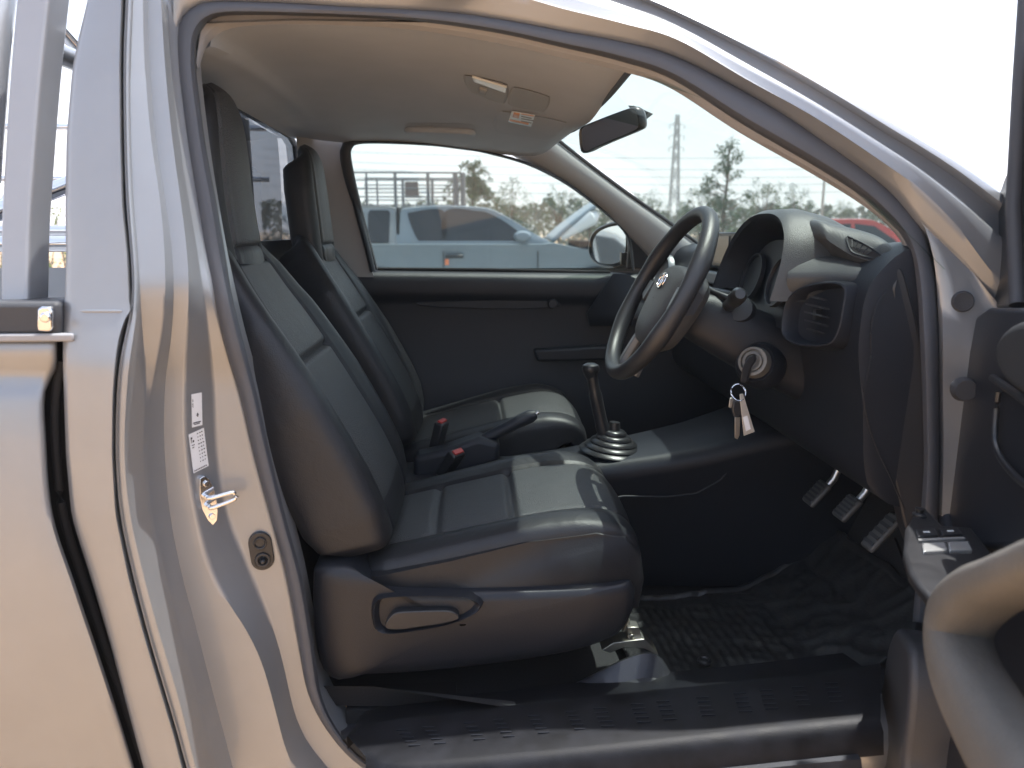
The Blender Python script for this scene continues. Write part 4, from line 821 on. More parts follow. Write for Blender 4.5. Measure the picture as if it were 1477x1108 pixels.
for nm, px, py, Y, wd, hh, lab in (('pedal', 1178, 712, .60, .055, .07, 'clutch pedal'), ('pedal', 1222, 733, .48, .055, .065, 'brake pedal'), ('pedal', 1272, 768, .36, .045, .10, 'accelerator pedal')):
    c_ = U(px, py, Y); rot = Matrix.Rotation(R(40), 3, 'Y'); p = MB(); p.box(c_, (0.014, wd, hh), rot)
    po_ = obj('pedal', p, M('pedal_rubber', (.085, .085, .085), .4, bump=.5, bscale=300), truck, bevel=0.006, bseg=3); tag(po_, lab)
    a = MB(); a.tube(spline([c_ + Vector((0.008, 0, 0)), c_ + Vector((.05, 0.0, .06)), c_ + Vector((.07, 0, .22)), c_ + Vector((.06, 0, .35))], 14), .009, 10); obj('pedal_arm', a, STEEL, po_)
    rb = MB()
    for i in range(5): rb.box(c_ + rot @ Vector((-0.008, 0, (i - 2) * hh / 6)), (0.004, wd * .8, hh / 12), rot)
    obj('pedal_tread', rb, RUBBER, po_)

# ---------- open front door
PHI = R(70); HG = Vector((0.875, 0.0, 0)); ddir = Vector((-math.cos(PHI), -math.sin(PHI), 0)); dn = Vector((-math.sin(PHI), math.cos(PHI), 0))
def D(s, n_, z): return HG + ddir * s + dn * n_ + Vector((0, 0, z))
def UD(x, y, n_): return UP(x, y, HG + dn * n_, dn)
def door_prism(pts, n0, n1, parent, mat, name, bevel=0.006, nn=None, closed=True, bseg=3):
    mb = MB(); p2 = spline(pts, nn, True) if nn else pts
    mb.prism([UD(x, y, n1) for x, y in p2], dn * (n0 - n1)); return obj(name, mb, mat, parent, bevel=bevel, bseg=bseg, angle=50)
# outer skin
ok = MB(); ok.grid([[D(s, n_, z) for z, n_ in ((0.5, -.06), (0.6, -.085), (0.9, -.10), (1.2, -.09), (1.30, -.07))] for s in (-.02, 0.0, 0.3, 0.7, 1.12, 1.15)])
ok.grid([[D(s, -.03, z) for z in (0.5, 0.62, 0.9, 1.2, 1.30)] for s in (-.02, .3, .7, 1.15)])
ok.grid([[D(-.02, n_, z) for z in (0.5, 0.62, .9, 1.2, 1.3)] for n_ in (-.03, -.06)])
door = obj('front_door', ok, PAINT, truck, angle=60)
tp = [D(s, 0.0, z) for s, z in ((0.005, .55), (0.02, .50), (0.3, .49), (1.1, .5), (1.12, 1.27), (0.3, 1.275), (0.05, 1.272), (0.012, 1.255), (0.0, 1.15), (0.0, .8))]
tp = MB().prism(tp, dn * 0.03); obj('door_trim', tp, PLASTIC, door, bevel=0.014, bseg=4)
sa = [(1480,60),(1470,105),(1461,200),(1458,232),(1447,258),(1438,285),(1431,310),(1427,345),(1425,400),(1424,446),(1500,446),(1520,300),(1520,60)]
door_prism(sa, -0.03, 0.012, door, SMOOTHBLACK, 'window_corner_trim', 0.008)
tb2 = MB(); tb2.tube([UD(1468, 440, .02), UD(1462, 300, .02), UD(1466, 230, .02), UD(1472, 120, .02), UD(1480, 0, .02), UD(1490, -200, .02)], 0.012, 10); obj('window_channel', tb2, RUBBER, door)
wfr = MB(); wfr.tube([D(.02, -.02, 1.27), D(0.06, -.02, 1.40), D(.25, -.02, 1.62), D(.5, -.02, 1.70), D(1.0, -.02, 1.70), D(1.12, -.02, 1.27)], 0.016, 10); obj('window_frame', wfr, RUBBER, door)
# upper trim roll
ur = MB(); ur.grid([[D(s, n_, z) for n_, z in ((0.0, 1.20), (.014, 1.205), (.022, 1.23), (.02, 1.262), (.008, 1.275), (0, 1.275))] for s in (.03, .05, .3, .8, 1.1)], cap=True); obj('upper_trim', ur, M('door_top_plastic', (.05, .05, .052), .5, bump=.5, bscale=500), door)
door_prism([(1424,444),(1407,456),(1399,500),(1388,545),(1377,592),(1366,640),(1352,685),(1340,722),(1345,790),(1480,790),(1500,444)], 0.0, 0.045, door, PLASTIC, 'front_trim', 0.008)
door_prism([(1441,482),(1470,462),(1540,458),(1560,560),(1500,582),(1462,564),(1440,540),(1434,510)], 0.02, 0.075, door, M('lit_insert_plastic', (.03, .031, .033), .5, bump=.5, bscale=500, var=.2, vscale=20), 'insert_panel', 0.02, 40, bseg=5)  # lighter than the trim around it: light on the panel is in the colour
# pull cup ring
pcup = MB(); pcup.tube(rail_smooth([(1432,545),(1462,566),(1490,585),(1520,590)], 24, 0.055, lambda x, y, n_: UD(x, y, n_)), 0.006, 8); pcup.tube([UD(x, y, .055) for x, y in spline([(1440,565),(1436,600),(1436,640),(1450,670),(1480,700),(1520,715)], 24)], 0.005, 8); obj('handle_surround', pcup, SMOOTHBLACK, door)
# map pocket, lower trim
door_prism([(1292,905),(1300,915),(1310,935),(1312,980),(1308,1040),(1302,1090),(1296,1140),(1262,1140),(1264,1090),(1268,1030),(1274,970),(1282,925)], 0.02, 0.125, door, M('pocket_plastic', (0.048, 0.049, 0.055), 0.42, bump=.3, bscale=500), 'map_pocket', 0.02, 50, bseg=5)
door_prism([(1335,735),(1352,720),(1370,800),(1420,1108),(1440,1200),(1290,1200),(1302,1090),(1312,980),(1318,900),(1325,820)], -0.01, 0.06, door, PLASTIC, 'lower_trim', 0.012)
# switch panel (top of the arm rest)
zsw = UD(1375, 790, .10).z
def SZ(x, y, h=0.0): return UP(x, y, Vector((0.7, -.05, zsw + h)), Vector((0.10, 0, 1)).normalized())
spn = MB(); spp = [(1322,735),(1334,730),(1345,742),(1360,757),(1402,760),(1440,808),(1452,835),(1400,848),(1366,866),(1342,862),(1326,845),(1312,825),(1303,795),(1306,760)]
spn.prism([SZ(x, y) for x, y in spp], (0, 0, -0.018)); swp = obj('switch_panel', spn, M('switch_panel_plastic', (0.022, 0.022, 0.024), 0.42, bump=.3, bscale=400, var=.25, vscale=25), door, bevel=0.006, bseg=3)
for q, mt in (([(1320,763),(1348,761),(1354,772),(1324,774)], SMOOTHBLACK), ([(1353,761),(1381,760),(1390,771),(1359,772)], SMOOTHBLACK), ([(1330,783),(1363,781),(1368,793),(1332,795)], SWITCH), ([(1366,781),(1398,780),(1403,793),(1370,793)], SWITCH)):
    s_ = MB(); s_.prism([SZ(x, y, 0.006) for x, y in q], (0, 0, -0.008)); so5 = obj('window_switch', s_, mt, swp, bevel=0.002)
    if mt is SMOOTHBLACK:
        mk = MB(); cxp = sum(p[0] for p in q) / 4; cyp = sum(p[1] for p in q) / 4
        mk.prism([SZ(cxp - 5, cyp - 1.2, .0068), SZ(cxp + 4, cyp - 1.4, .0068), SZ(cxp + 5, cyp + .4, .0068), SZ(cxp - 4, cyp + .6, .0068)], (0, 0, -.001)); obj('switch_mark', mk, WHITE, swp, smooth=False)
s_ = MB(); s_.prism([SZ(x, y, 0.004) for x, y in ((1324,777),(1391,774),(1393,777),(1326,780))], (0, 0, -0.006)); obj('switch_trim', s_, SWITCH, swp)
mj = MB(); mjc = SZ(1326, 745, .0); mj.disc(mjc, (0, 0, 1), .011, .014, 16, prof=[(1, 0), (1, .3), (.55, .5), (.7, 1), (.05, 1.05)]); obj('mirror_switch', mj, SMOOTHBLACK, swp)
# big grab arm rest
ar = MB(); arp = spline([(1560,800,.085,.021),(1510,818,.087,.021),(1465,835,.089,.022),(1425,851,.091,.026),(1390,882,.092,.033),(1381,922,.093,.037),(1394,975,.093,.040),(1422,1030,.092,.042),(1455,1085,.09,.043),(1500,1150,.088,.044),(1540,1210,.085,.044)], 60)
ap = [UD(q[0], q[1], q[2] + .055) for q in arp]; rows = []
for i, p in enumerate(ap):
    t = (ap[min(i + 1, 59)] - ap[max(i - 1, 0)]).normalized(); a = dn; b = t.cross(a).normalized(); a2 = b.cross(t).normalized(); ww = arp[i][3]
    rows.append([p + a2 * math.copysign(abs(math.cos(k)) ** .75, math.cos(k)) * 0.036 + b * math.copysign(abs(math.sin(k)) ** .75, math.sin(k)) * ww for k in [2 * math.pi * j / 32 for j in range(32)]])
ar.grid(rows, close_v=True, cap=True); obj('arm_rest_handle', ar, GRIP, door)
hs_ = MB(); hs_.tube([UD(1292, 777, .06), UD(1310, 825, .06), UD(1330, 872, .06)], 0.003, 8); obj('door_edge_trim', hs_, CHROME, door)

# ================================================================== LOOSE THINGS IN THE CAB
keys = thing('key_bunch', 'small bunch of keys on a ring hanging from the ignition lock', 'keys', igc)
kh = MB(); a, b = U(1084, 516, .370), U(1071, 552, .350)
kh.prism([U(x, y, .330) for x, y in ((1079,514),(1088,512),(1090,520),(1083,530),(1077,552),(1067,552),(1070,530))], (0.006, 0.007, 0)); obj('ignition_key', kh, SMOOTHBLACK, keys, bevel=0.0025)
rgc = U(1065, 566, .331); rg_ = MB()
for k, r_ in ((0, .0165), (1, .0155)):
    rg_.tube([rgc + Vector((math.cos(t) * r_ * .95, math.sin(t) * r_ * (.25 + .4 * k), math.sin(t) * r_)) for t in [2 * math.pi * i / 32 for i in range(32)]], 0.0012, 6, closed=True)
obj('key_ring', rg_, CHROME, keys)
k1 = MB(); k1.prism([U(x, y, .333) for x, y in ((1053,574),(1060,575),(1058,589),(1051,588))], (0, .003, 0)); obj('small_key', k1, STEEL, keys, bevel=.0008)
k2 = MB(); k2.prism([U(x, y, .326) for x, y in ((1058,578),(1070,577),(1073,590),(1069,602),(1059,602),(1056,592))], (0, .008, 0)); obj('key_head', k2, SMOOTHBLACK, keys, bevel=.003)
k3 = MB(); k3.prism([U(x, y, .330) for x, y in ((1060,602),(1068,602),(1067,628),(1064,634),(1060,632))], (0, .0025, 0)); obj('key_blade', k3, STEEL, keys, bevel=.0006)
k4 = MB(); k4.prism([U(x, y, .322) for x, y in ((1067,569),(1072,568),(1089,623),(1073,629))], (0.0, .003, 0)); obj('key_tag', k4, M('tag_metal', (.5, .48, .44), .4, .5), keys, bevel=.0008)
k5 = MB(); k5.prism([U(x, y, .3215) for x, y in ((1071.5,602),(1078,599.5),(1083,619),(1076,622))], (0.0, .0006, 0)); obj('tag_sticker', k5, WHITE, keys)

mt_ = MB(); gr_ = []
mo_ = [(925,800),(1010,830),(1100,835),(1200,800),(1275,795),(1300,850),(1290,920),(1240,965),(1180,962),(1110,965),(1060,980),(1000,990),(965,970),(940,900)]
nx, ny = 120, 100
def mat_z(x, y):
    return interp(FZ, x)[0] + 0.017 + 0.006 * noise.noise(Vector((x * 9, y * 9, 0))) + 0.016 * sstep(.5, .75, x) * (0.5 - abs(noise.noise(Vector((x * 13 + y * 7, y * 15, 2))))) + 0.006 * (0.5 - abs(noise.noise(Vector((x * 27, y * 22 - x * 9, 5))))) + 0.012 * sstep(.30, .22, y) * gauss(x - .62, .1)
rows = []
for i in range(nx):
    x = 0.34 + 0.64 * i / (nx - 1)
    rows.append([Vector((x + .01 * math.sin(v * 5), y, mat_z(x, y) + (.012 if j in (0, ny - 1) or i in (0, nx - 1) else 0) + 0.0012 * (1 if (i % 4 < 2 and 12 < j < 88 and i < 70) else 0))) for j, (y, v) in enumerate([(0.215 + 0.03 * sstep(.7, .92, x) + (0.48) * k / (ny - 1), k / ny) for k in range(ny)])])
mt_.grid(rows); fmat = obj('floor_mat', mt_, MATRUBBER, None, solid=0.006, soff=1); tag(fmat, "worn black ribbed rubber mat in the driver's footwell", 'floor mat')
hk = MB(); hk.disc(UZ(1016, 955, .442), (0, 0, 1), .016, .008, 20, prof=[(1, 0), (1, .6), (.7, 1), (.5, .6), (.05, .6)]); hko = obj('fixing_clip', hk, SMOOTHBLACK, fmat)

# ================================================================== OTHER VEHICLES
def lathe_wheel(parent, c, r, w_, mat_t=RUBBER):
    t = MB(); prof = [(.62, -.5), (.8, -.52), (.97, -.45), (1, -.3), (1, .3), (.97, .45), (.8, .52), (.62, .5)]
    c = Vector(c); t.grid([[c + Vector((math.cos(a) * r * k, h * w_, math.sin(a) * r * k)) for a in [2 * math.pi * j / 28 for j in range(28)]] for k, h in prof], close_v=True); wo_ = obj('wheel', t, RUBBER, parent)
    h = MB(); h.disc(c + Vector((0, -w_ * .3, 0)), (0, -1, 0), r * .64, .03, 28, prof=[(1, -2), (1, .6), (.92, .6), (.85, 0), (.35, .3), (.2, .9), (.02, .9)])
    for k in range(6): a = k * math.pi / 3; h.box(c + Vector((math.cos(a) * r * .4, -w_ * .3 - .02, math.sin(a) * r * .4)), (r * .45, .02, .07), Matrix.Rotation(-a, 3, 'Y'))
    obj('rim', h, STEEL, wo_)
CARGLASS = M('dark_car_glass', (0.02, 0.022, 0.026), 0.06, spec=.6)
def vehicle(name, label, cat, x0, Yn, paint, body_pts, roof_pts, glass_list, width=1.8, wheels=(), group=None, extra=None, flip=1):
    """side outlines in metres from (x0, ground); Yn is the near flank"""
    root = thing(name, label, cat, (x0, Yn + width / 2, 0), group)
    def V(x, z, y=0.0): return Vector((x0 + flip * x, Yn + y, z))
    b = MB(); sec = []
    bp = spline(body_pts, 90, True)
    for y, sc_, dz in ((0.10, .975, 0), (0.03, .992, 0), (0.0, 1, 0), (width, 1, 0), (width - .03, .992, 0), (width - .10, .975, 0)): pass
    cx_ = sum(p[0] for p in bp) / 90; cz_ = sum(p[1] for p in bp) / 90
    for y, sc_ in ((0.02, .93), (0.0, .975), (0.03, 1.0), (0.25, 1.0), (width - .25, 1.0), (width - .03, 1.0), (width, .975), (width - .02, .93)):
        sec.append([V(cx_ + (p[0] - cx_) * (1 - (1 - sc_) * .25), cz_ + (p[1] - cz_) * sc_, y) for p in bp])
    b.grid(sec, close_v=True, cap=True); obj('body', b, paint, root, angle=50)
    r_ = MB(); rp_ = spline(roof_pts, 80, True); sec = []; zb_ = min(p[1] for p in rp_); zt_ = max(p[1] for p in rp_)
    def inset(z): return 0.05 + 0.17 * max(0, (z - zb_)) / (zt_ - zb_)
    crx = sum(p[0] for p in rp_) / 80; crz = sum(p[1] for p in rp_) / 80
    for k, s_ in ((0, .88), (0, .97), (.05, 1.0), (.5, 1.015), (.95, 1.0), (1, .97), (1, .88)):
        row = []
        for p in rp_:
            x_, z_ = crx + (p[0] - crx) * (s_ + (1 - s_) * .6), crz + (p[1] - crz) * s_ ; i_ = inset(p[1]); row.append(V(x_, z_, i_ + (width - 2 * i_) * k))
        sec.append(row)
    r_.grid(sec, close_v=True, cap=True); cabin = obj('cabin', r_, paint, root, angle=55)
    for gp_, nm in glass_list:
        for side in (0, 1):
            gm_ = MB(); pp = spline(gp_, 40, True) if len(gp_) > 5 else gp_
            vs = [V(x, z, (inset(z) - .006) if side == 0 else width - inset(z) + .006) for x, z in pp]
            gm_.prism(vs, (0, .01 if side == 0 else -.01, 0)); obj('window', gm_, CARGLASS, cabin, smooth=False)
    for wx, wr in wheels:
        for yy in (0.08, width - .08): lathe_wheel(root, V(wx, wr, yy), wr, .22)
        am = MB(); am.tube([V(wx + math.cos(a) * (wr + .06), wr + math.sin(a) * (wr + .06), .0) for a in [math.pi * k / 16 for k in range(17)]], .03, 8); obj('wheel_arch', am, MATTEBLACK, root)
    return root, V
# silver pickup behind the passenger window, bonnet up
Ys = 11.0; xs = U(545, 388, Ys).x; kx = (U(645, 388, Ys).x - U(545, 388, Ys).x) / 100
def sx(px): return U(px, 340, Ys).x - xs
def szp(py): return U(700, py, Ys).z
SILVER2 = M('far_silver_paint', (0.20, 0.24, 0.275), 0.4, 0.25, coat=.25, var=.02)
zb2 = szp(352)
bpts = [(sx(455), .5), (sx(455), zb2 - .02), (sx(540), zb2), (sx(640), zb2), (sx(780), zb2), (sx(797), szp(350)), (sx(830), szp(357)), (sx(880), szp(366)), (sx(925), szp(380)), (sx(938), szp(400)), (sx(942), .75), (sx(938), .5), (sx(900), .42), (sx(700), .42), (sx(500), .45)]
rpts = [(sx(576), zb2 - .03), (sx(575), szp(320)), (sx(577), szp(303)), (sx(590), szp(299)), (sx(630), szp(296)), (sx(680), szp(297)), (sx(705), szp(300)), (sx(722), szp(307)), (sx(745), szp(320)), (sx(770), szp(336)), (sx(797), szp(351)), (sx(780), zb2 - .03), (sx(680), zb2 - .03)]
g1 = [(sx(588), szp(311)), (sx(592), szp(306)), (sx(640), szp(304)), (sx(640), szp(351)), (sx(612), szp(351)), (sx(602), szp(346)), (sx(594), szp(330))]
g2 = [(sx(643), szp(304)), (sx(690), szp(304)), (sx(705), szp(307)), (sx(728), szp(319)), (sx(752), szp(338)), (sx(757), szp(351)), (sx(700), szp(351)), (sx(643), szp(351))]
pk_, PV = vehicle('parked_pickup', 'pale silver blue pickup with canopy and its bonnet raised, parked beyond the passenger window', 'pickup truck', xs, Ys, SILVER2, bpts, rpts, [(g1, 'r'), (g2, 'f')], 1.8, ((sx(545), .37), (sx(862), .37)))
cp = MB(); cpo = [(sx(470), zb2), (sx(474), szp(306)), (sx(482), szp(299)), (sx(520), szp(297)), (sx(560), szp(297)), (sx(571), szp(301)), (sx(571), zb2)]
ccx, ccz = sx(520), szp(325)
cp.grid([[PV(ccx + (x - ccx) * s, ccz + (z - ccz) * s, y + (0.05 + .12 * (z - zb2) / .5 if y < .9 else -.05 - .12 * (z - zb2) / .5)) for x, z in cpo] for y, s in ((0.03, .96), (0.0, 1), (1.8, 1), (1.77, .96))], close_v=True, cap=True); cpo_ = obj('canopy', cp, M('canopy_white', (.30, .325, .34), .35, coat=.4), pk_, bevel=.03, bseg=3)
for (a, b) in ((478, 524), (529, 562)):
    cw = MB(); cw.prism([PV(sx(x), szp(y), .05 + .12 * (szp(y) - zb2) / .5 - .004) for x, y in ((a, 350), (a + 1, 308), (a + 4, 303), (b - 3, 303), (b, 307), (b - 2, 350))], (0, .02, 0)); obj('canopy_window', cw, CARGLASS, cpo_)
gpn = MB(); gpn.box(PV((sx(571) + sx(576)) / 2, szp(326), .3), (kx * 3.5, .4, .55)); obj('canopy_gap', gpn, MATTEBLACK, pk_)
bo = MB(); hh = [(sx(797), szp(347)), (sx(815), szp(330)), (sx(845), szp(306)), (sx(872), szp(287)), (sx(880), szp(283))]
bo.grid([[PV(x, z, y) + Vector((0, 0, .03 * math.sin((y - .12) / 1.56 * math.pi))) for y in (.12, .3, .9, 1.5, 1.68)] for x, z in spline(hh, 12)]); bno = obj('raised_bonnet', bo, SILVER2, pk_, solid=.05)
bu = MB(); bu.tube([PV(sx(812), szp(344), .2), PV(sx(835), szp(327), .2), PV(sx(856), szp(313), .2), PV(sx(864), szp(308), .22)], [.05, .10, .13, .06], 14); obj('bonnet_pale_lobe', bu, M('bonnet_white', (.7, .72, .73), .3), bno)  # white rounded lobe under the raised bonnet
eb = MB(); eb.box(PV(sx(868), szp(356), .9), (kx * 60, 1.4, .16)); obj('engine', eb, MATTEBLACK, pk_)
mm = MB(); mm.grid([[PV(sx(753) + r_ * .14 * math.cos(a) , szp(341) + .085 * r_ * math.sin(a), -.13 + h) for a in [2 * math.pi * j / 20 for j in range(20)]] for r_, h in ((.05, -.09), (.7, -.08), (1, -.02), (1, .05), (.7, .1), (.05, .12))], close_v=True); mm.box(PV(sx(757), szp(350), .0), (.1, .16, .05)); obj('side_mirror', mm, SILVER2, pk_)
dh = MB(); dh.box(PV(sx(655), szp(370), -.01), (.28, .04, .05)); obj('door_handle', dh, SMOOTHBLACK, pk_, bevel=.01)
ds2 = MB(); ds2.box(PV(sx(644), szp(378), 0.0), (.06, .012, .09)); obj('sticker', ds2, M('orange_sticker', (.8, .25, .12), .5), pk_)
for a in (639, 776):
    dd = MB(); dd.box(PV(sx(a), szp(400), .0), (.012, .012, .8)); obj('door_shut_line', dd, MATTEBLACK, pk_)

# red car seen over the dash
Yr = 13.0; xr = U(1250, 320, Yr).x
RB = [(-2.0, .4), (-2.05, .8), (-1.8, .98), (-.9, 1.02), (.8, 1.0), (1.8, .9), (2.05, .72), (2.0, .4), (0, .3)]
RR = [(-1.5, .98), (-1.3, 1.35), (-.8, 1.56), (-.2, 1.60), (.3, 1.56), (.8, 1.25), (1.1, .98), (0, .96)]
RG = [([(-1.2, 1.05), (-1.1, 1.32), (-.75, 1.48), (-.2, 1.51), (-.2, 1.05)], 'r'), ([(-.12, 1.05), (-.12, 1.51), (.25, 1.46), (.65, 1.2), (.72, 1.05)], 'f')]
REDP = M('red_paint', (.45, .05, .04), .3, .1, coat=.6)
vehicle('parked_car', 'red hatchback parked in the yard, seen through the windscreen above the dash', 'car', xr, Yr, REDP, RB, RR, RG, 1.7, ((-1.3, .31), (1.3, .31)))
WP = M('white_paint', (.75, .76, .76), .3, coat=.6)
for (x_, y_, lab) in ((-6.6, 6.2, 'white hatchback parked behind, reflected in the outside mirror, nearer the truck'), (-10.2, 8.6, 'white hatchback parked behind, reflected in the outside mirror, farther back')):
    vehicle('parked_car', lab, 'car', x_, y_, WP, RB, RR, RG, 1.7, ((-1.3, .31), (1.3, .31)), group='white cars parked behind')

# steel cage of a farther truck, on legs
Yc = 15.0
rk_ = thing('steel_cage_rack', 'tall dark steel rail rack standing behind the silver pickup', 'rack', (U(590, 330, Yc).x, Yc + .9, 0))
DST = M('dark_steel', (.20, .20, .205), .5, .4)
for yo, lab in ((0, 'near'), (1.8, 'far')):
    for py in (249, 260, 272, 284, 296):
        r_ = MB(); z = U(590, py, Yc).z; r_.tube([Vector((U(508, py, Yc).x, Yc + yo, z)), Vector((U(664, py, Yc).x, Yc + yo, z))], .014 if py > 250 else .02, 8); obj('rail', r_, DST, rk_)
    for px, w_ in ((512, .02), (530, .02), (571, .032), (618, .034), (657, .05), (668, .05)):
        r_ = MB(); r_.tube([Vector((U(px, 300, Yc).x, Yc + yo, 0)), Vector((U(px, 300, Yc).x, Yc + yo, U(px, 249, Yc).z))], w_, 8); obj('post', r_, DST, rk_)
cr_ = MB(); cr_.prism(pxl([(584,262),(602,262),(604,285),(584,285)], Yc + .9), (0, .3, 0)); tag(obj('board_panel', cr_, M('board_grey', (.22, .17, .15), .8), rk_))

# ================================================================== TREES, BUSHES
def leaf_mat(name, col):
    m = M(name, col, .6, spec=.3, var=.35, vscale=1.3); return m
LEAF = leaf_mat('leaf_green', (.055, .092, .042)); LEAF2 = leaf_mat('leaf_olive', (.085, .115, .05)); LEAFY = leaf_mat('leaf_yellow', (.15, .18, .05)); BARK = M('bark', (.13, .10, .08), .9, var=.3, vscale=12, bump=.8, bscale=40)
def tree_mesh(kind, seed):
    rnd = random.Random(seed); tr_, cr2 = MB(), MB(); H = 1.0
    blobs = []
    if kind == 'tall':
        tr_.tube([Vector((0, 0, 0)), Vector((.01, .01, .4)), Vector((-.01, 0, .8)), Vector((0, 0, .97))], [.018, .013, .007, .002], 8)
        for i in range(40):
            z = .28 + .70 * (i / 40); rr = .21 * math.sin(min(1, (1.02 - z) / .55) * math.pi / 2) * rnd.uniform(.4, 1); a = rnd.uniform(0, 6.28); p = Vector((math.cos(a) * rr, math.sin(a) * rr, z)); blobs.append((p, rnd.uniform(.035, .07))); tr_.tube([Vector((0, 0, z - .07)), p], [.005, .0015], 5)
    elif kind == 'droop':
        tr_.tube([Vector((0, 0, 0)), Vector((.02, 0, .4)), Vector((0, .01, .85))], [.022, .016, .006], 8)
        for i in range(26):
            a = rnd.uniform(0, 6.28); L = rnd.uniform(.10, .30); z0 = rnd.uniform(.60, .88); prev = Vector((0, 0, z0))
            for k in range(1, 6):
                t = k / 5; p = Vector((math.cos(a) * L * t, math.sin(a) * L * t, z0 + .12 * math.sin(t * 2.2) - .10 * t * t)); blobs.append((p, .020 + .018 * (1 - abs(t - .5)))); tr_.tube([prev, p], .003, 5); prev = p
    elif kind == 'round':
        tr_.tube([Vector((0, 0, 0)), Vector((.02, 0, .3)), Vector((0, .02, .6))], [.028, .02, .009], 8)
        for i in range(44):
            a = rnd.uniform(0, 6.28); u = rnd.uniform(-1, 1); rr = rnd.uniform(.35, 1) ** .6; p = Vector((math.cos(a) * math.sqrt(1 - u * u) * .30 * rr, math.sin(a) * math.sqrt(1 - u * u) * .30 * rr, .63 + u * .33 * rr)); blobs.append((p, rnd.uniform(.05, .09)))
            if i % 2: tr_.tube([Vector((0, .01, .35 + .2 * rnd.random())), p], [.008, .002], 5)
    else:
        tr_.tube([Vector((0, 0, 0)), Vector((.02, 0, .5))], [.03, .012], 7)
        for i in range(46):
            a = rnd.uniform(0, 6.28); rr = math.sqrt(rnd.random()) * .62; z = rnd.uniform(.08, .9) * (1 - .45 * (rr / .62) ** 2); p = Vector((math.cos(a) * rr, math.sin(a) * rr, z)); blobs.append((p, rnd.uniform(.07, .13)))
            if i % 3 == 0: tr_.tube([Vector((0, 0, .1)), p], [.012, .003], 5)
    for p, rr in blobs:
        for k in range(46 if kind != 'droop' else 26):
            v = Vector((rnd.gauss(0, 1), rnd.gauss(0, 1), rnd.gauss(0, 1))).normalized() * rr * rnd.random() ** .4; q = p + v; s = rnd.uniform(.008, .016) * (1.3 if kind == 'bush' else 1)
            d1 = Vector((rnd.gauss(0, 1), rnd.gauss(0, 1), rnd.gauss(-.3, .8))).normalized(); d2 = d1.cross(Vector((rnd.gauss(0, 1), rnd.gauss(0, 1), rnd.gauss(0, 1)))).normalized()
            cr2.add([q - d1 * s, q + d2 * s * .45, q + d1 * s, q - d2 * s * .45], [(0, 1, 2, 3)])
    return tr_, cr2
PROTO = {}
def mesh_only(name, mb, mat, smooth):
    me = bpy.data.meshes.new(name); me.from_pydata([tuple(v) for v in mb.v], [], mb.f); me.materials.append(mat)
    if smooth: me.polygons.foreach_set('use_smooth', [True] * len(me.polygons))
    return me
def plant(name, label, cat, px, py, Y, kind, leaf, wide=1.0, seed=0, group=None):
    key = (kind, seed % 3, leaf.name)
    if key not in PROTO:
        a, b = tree_mesh(kind, seed % 3 + 11 * len(kind)); PROTO[key] = (mesh_only('trunk', a, BARK, True), mesh_only('crown', b, leaf, False))
    top = U(px, py, Y); root = thing(name, label, cat, (top.x, Y, 0), group); h = top.z; root.rotation_euler = (0, 0, seed * 1.7); root.scale = (h * wide, h * wide, h)
    for nm, me in zip(('trunk', 'crown'), PROTO[key]): o = bpy.data.objects.new(nm, me); COL.objects.link(o); o.parent = root
    return root
TG = 'trees across the yard'
plant('tree', "feathery drooping tree at the rack's right end, through the passenger window", 'tree', 682, 228, 24, 'droop', LEAF, 1.0, 1, TG)
plant('tree', 'rounded leafy tree just above the silver pickup windscreen', 'tree', 738, 252, 26, 'round', LEAF, .85, 2, TG)
plant('tree', 'smaller tree standing right behind the raised bonnet', 'tree', 806, 262, 29, 'round', LEAF2, .75, 3, TG)
plant('tree', 'dark tree behind the tip of the raised bonnet, by the outside mirror', 'tree', 852, 262, 32, 'round', LEAF, .9, 4, TG)
plant('tree', 'tall slender tree right of the pylon through the windscreen', 'tree', 1052, 200, 27, 'tall', LEAF, 1.1, 5, TG)
plant('tree', 'bushy tree directly right of the tall slender tree', 'tree', 1105, 250, 30, 'round', LEAF2, .8, 6, TG)
plant('tree', 'low broad tree behind the steering wheel rim', 'tree', 1010, 262, 31, 'round', LEAF, 1.0, 7, TG)
plant('tree', 'rounded tree above the instrument hood', 'tree', 1152, 262, 34, 'round', LEAF, .9, 8, TG)
plant('tree', 'small tree above the demister pod end of the dash', 'tree', 1215, 284, 36, 'round', LEAF2, .9, 9, TG)
plant('tree', 'tree at the lower corner of the windscreen behind the red car', 'tree', 1262, 292, 33, 'round', LEAF, 1.0, 10, TG)
plant('tree', 'tree behind the rear view mirror side of the pylon', 'tree', 930, 268, 38, 'round', LEAF, 1.0, 12, TG)
BG = 'bushes along the yard edge'
for i, (px, py, Y, lab) in enumerate(((556, 274, 30, 'bush behind the left half of the rail rack'), (600, 268, 33, 'bush behind the middle of the rail rack'), (640, 276, 29, 'bush behind the right end of the rail rack'), (768, 312, 28, 'low bush between the silver pickup roof and its bonnet'), (900, 296, 36, 'bush hidden partly by the far windscreen pillar'), (960, 282, 37, 'bush below the pylon'), (985, 290, 28, 'bush behind the left rim of the steering wheel'), (1075, 284, 33, 'bush between the slender tree and the instrument hood'), (1130, 292, 29, 'bush just above the instrument hood'), (1185, 300, 31, 'bush above the right end of the instrument hood'), (1300, 305, 30, 'bush at the foot of the near windscreen pillar'))):
    plant('bush', lab, 'bush', px, py, Y, 'bush', LEAF2 if i % 2 else LEAF, .75, i, BG)
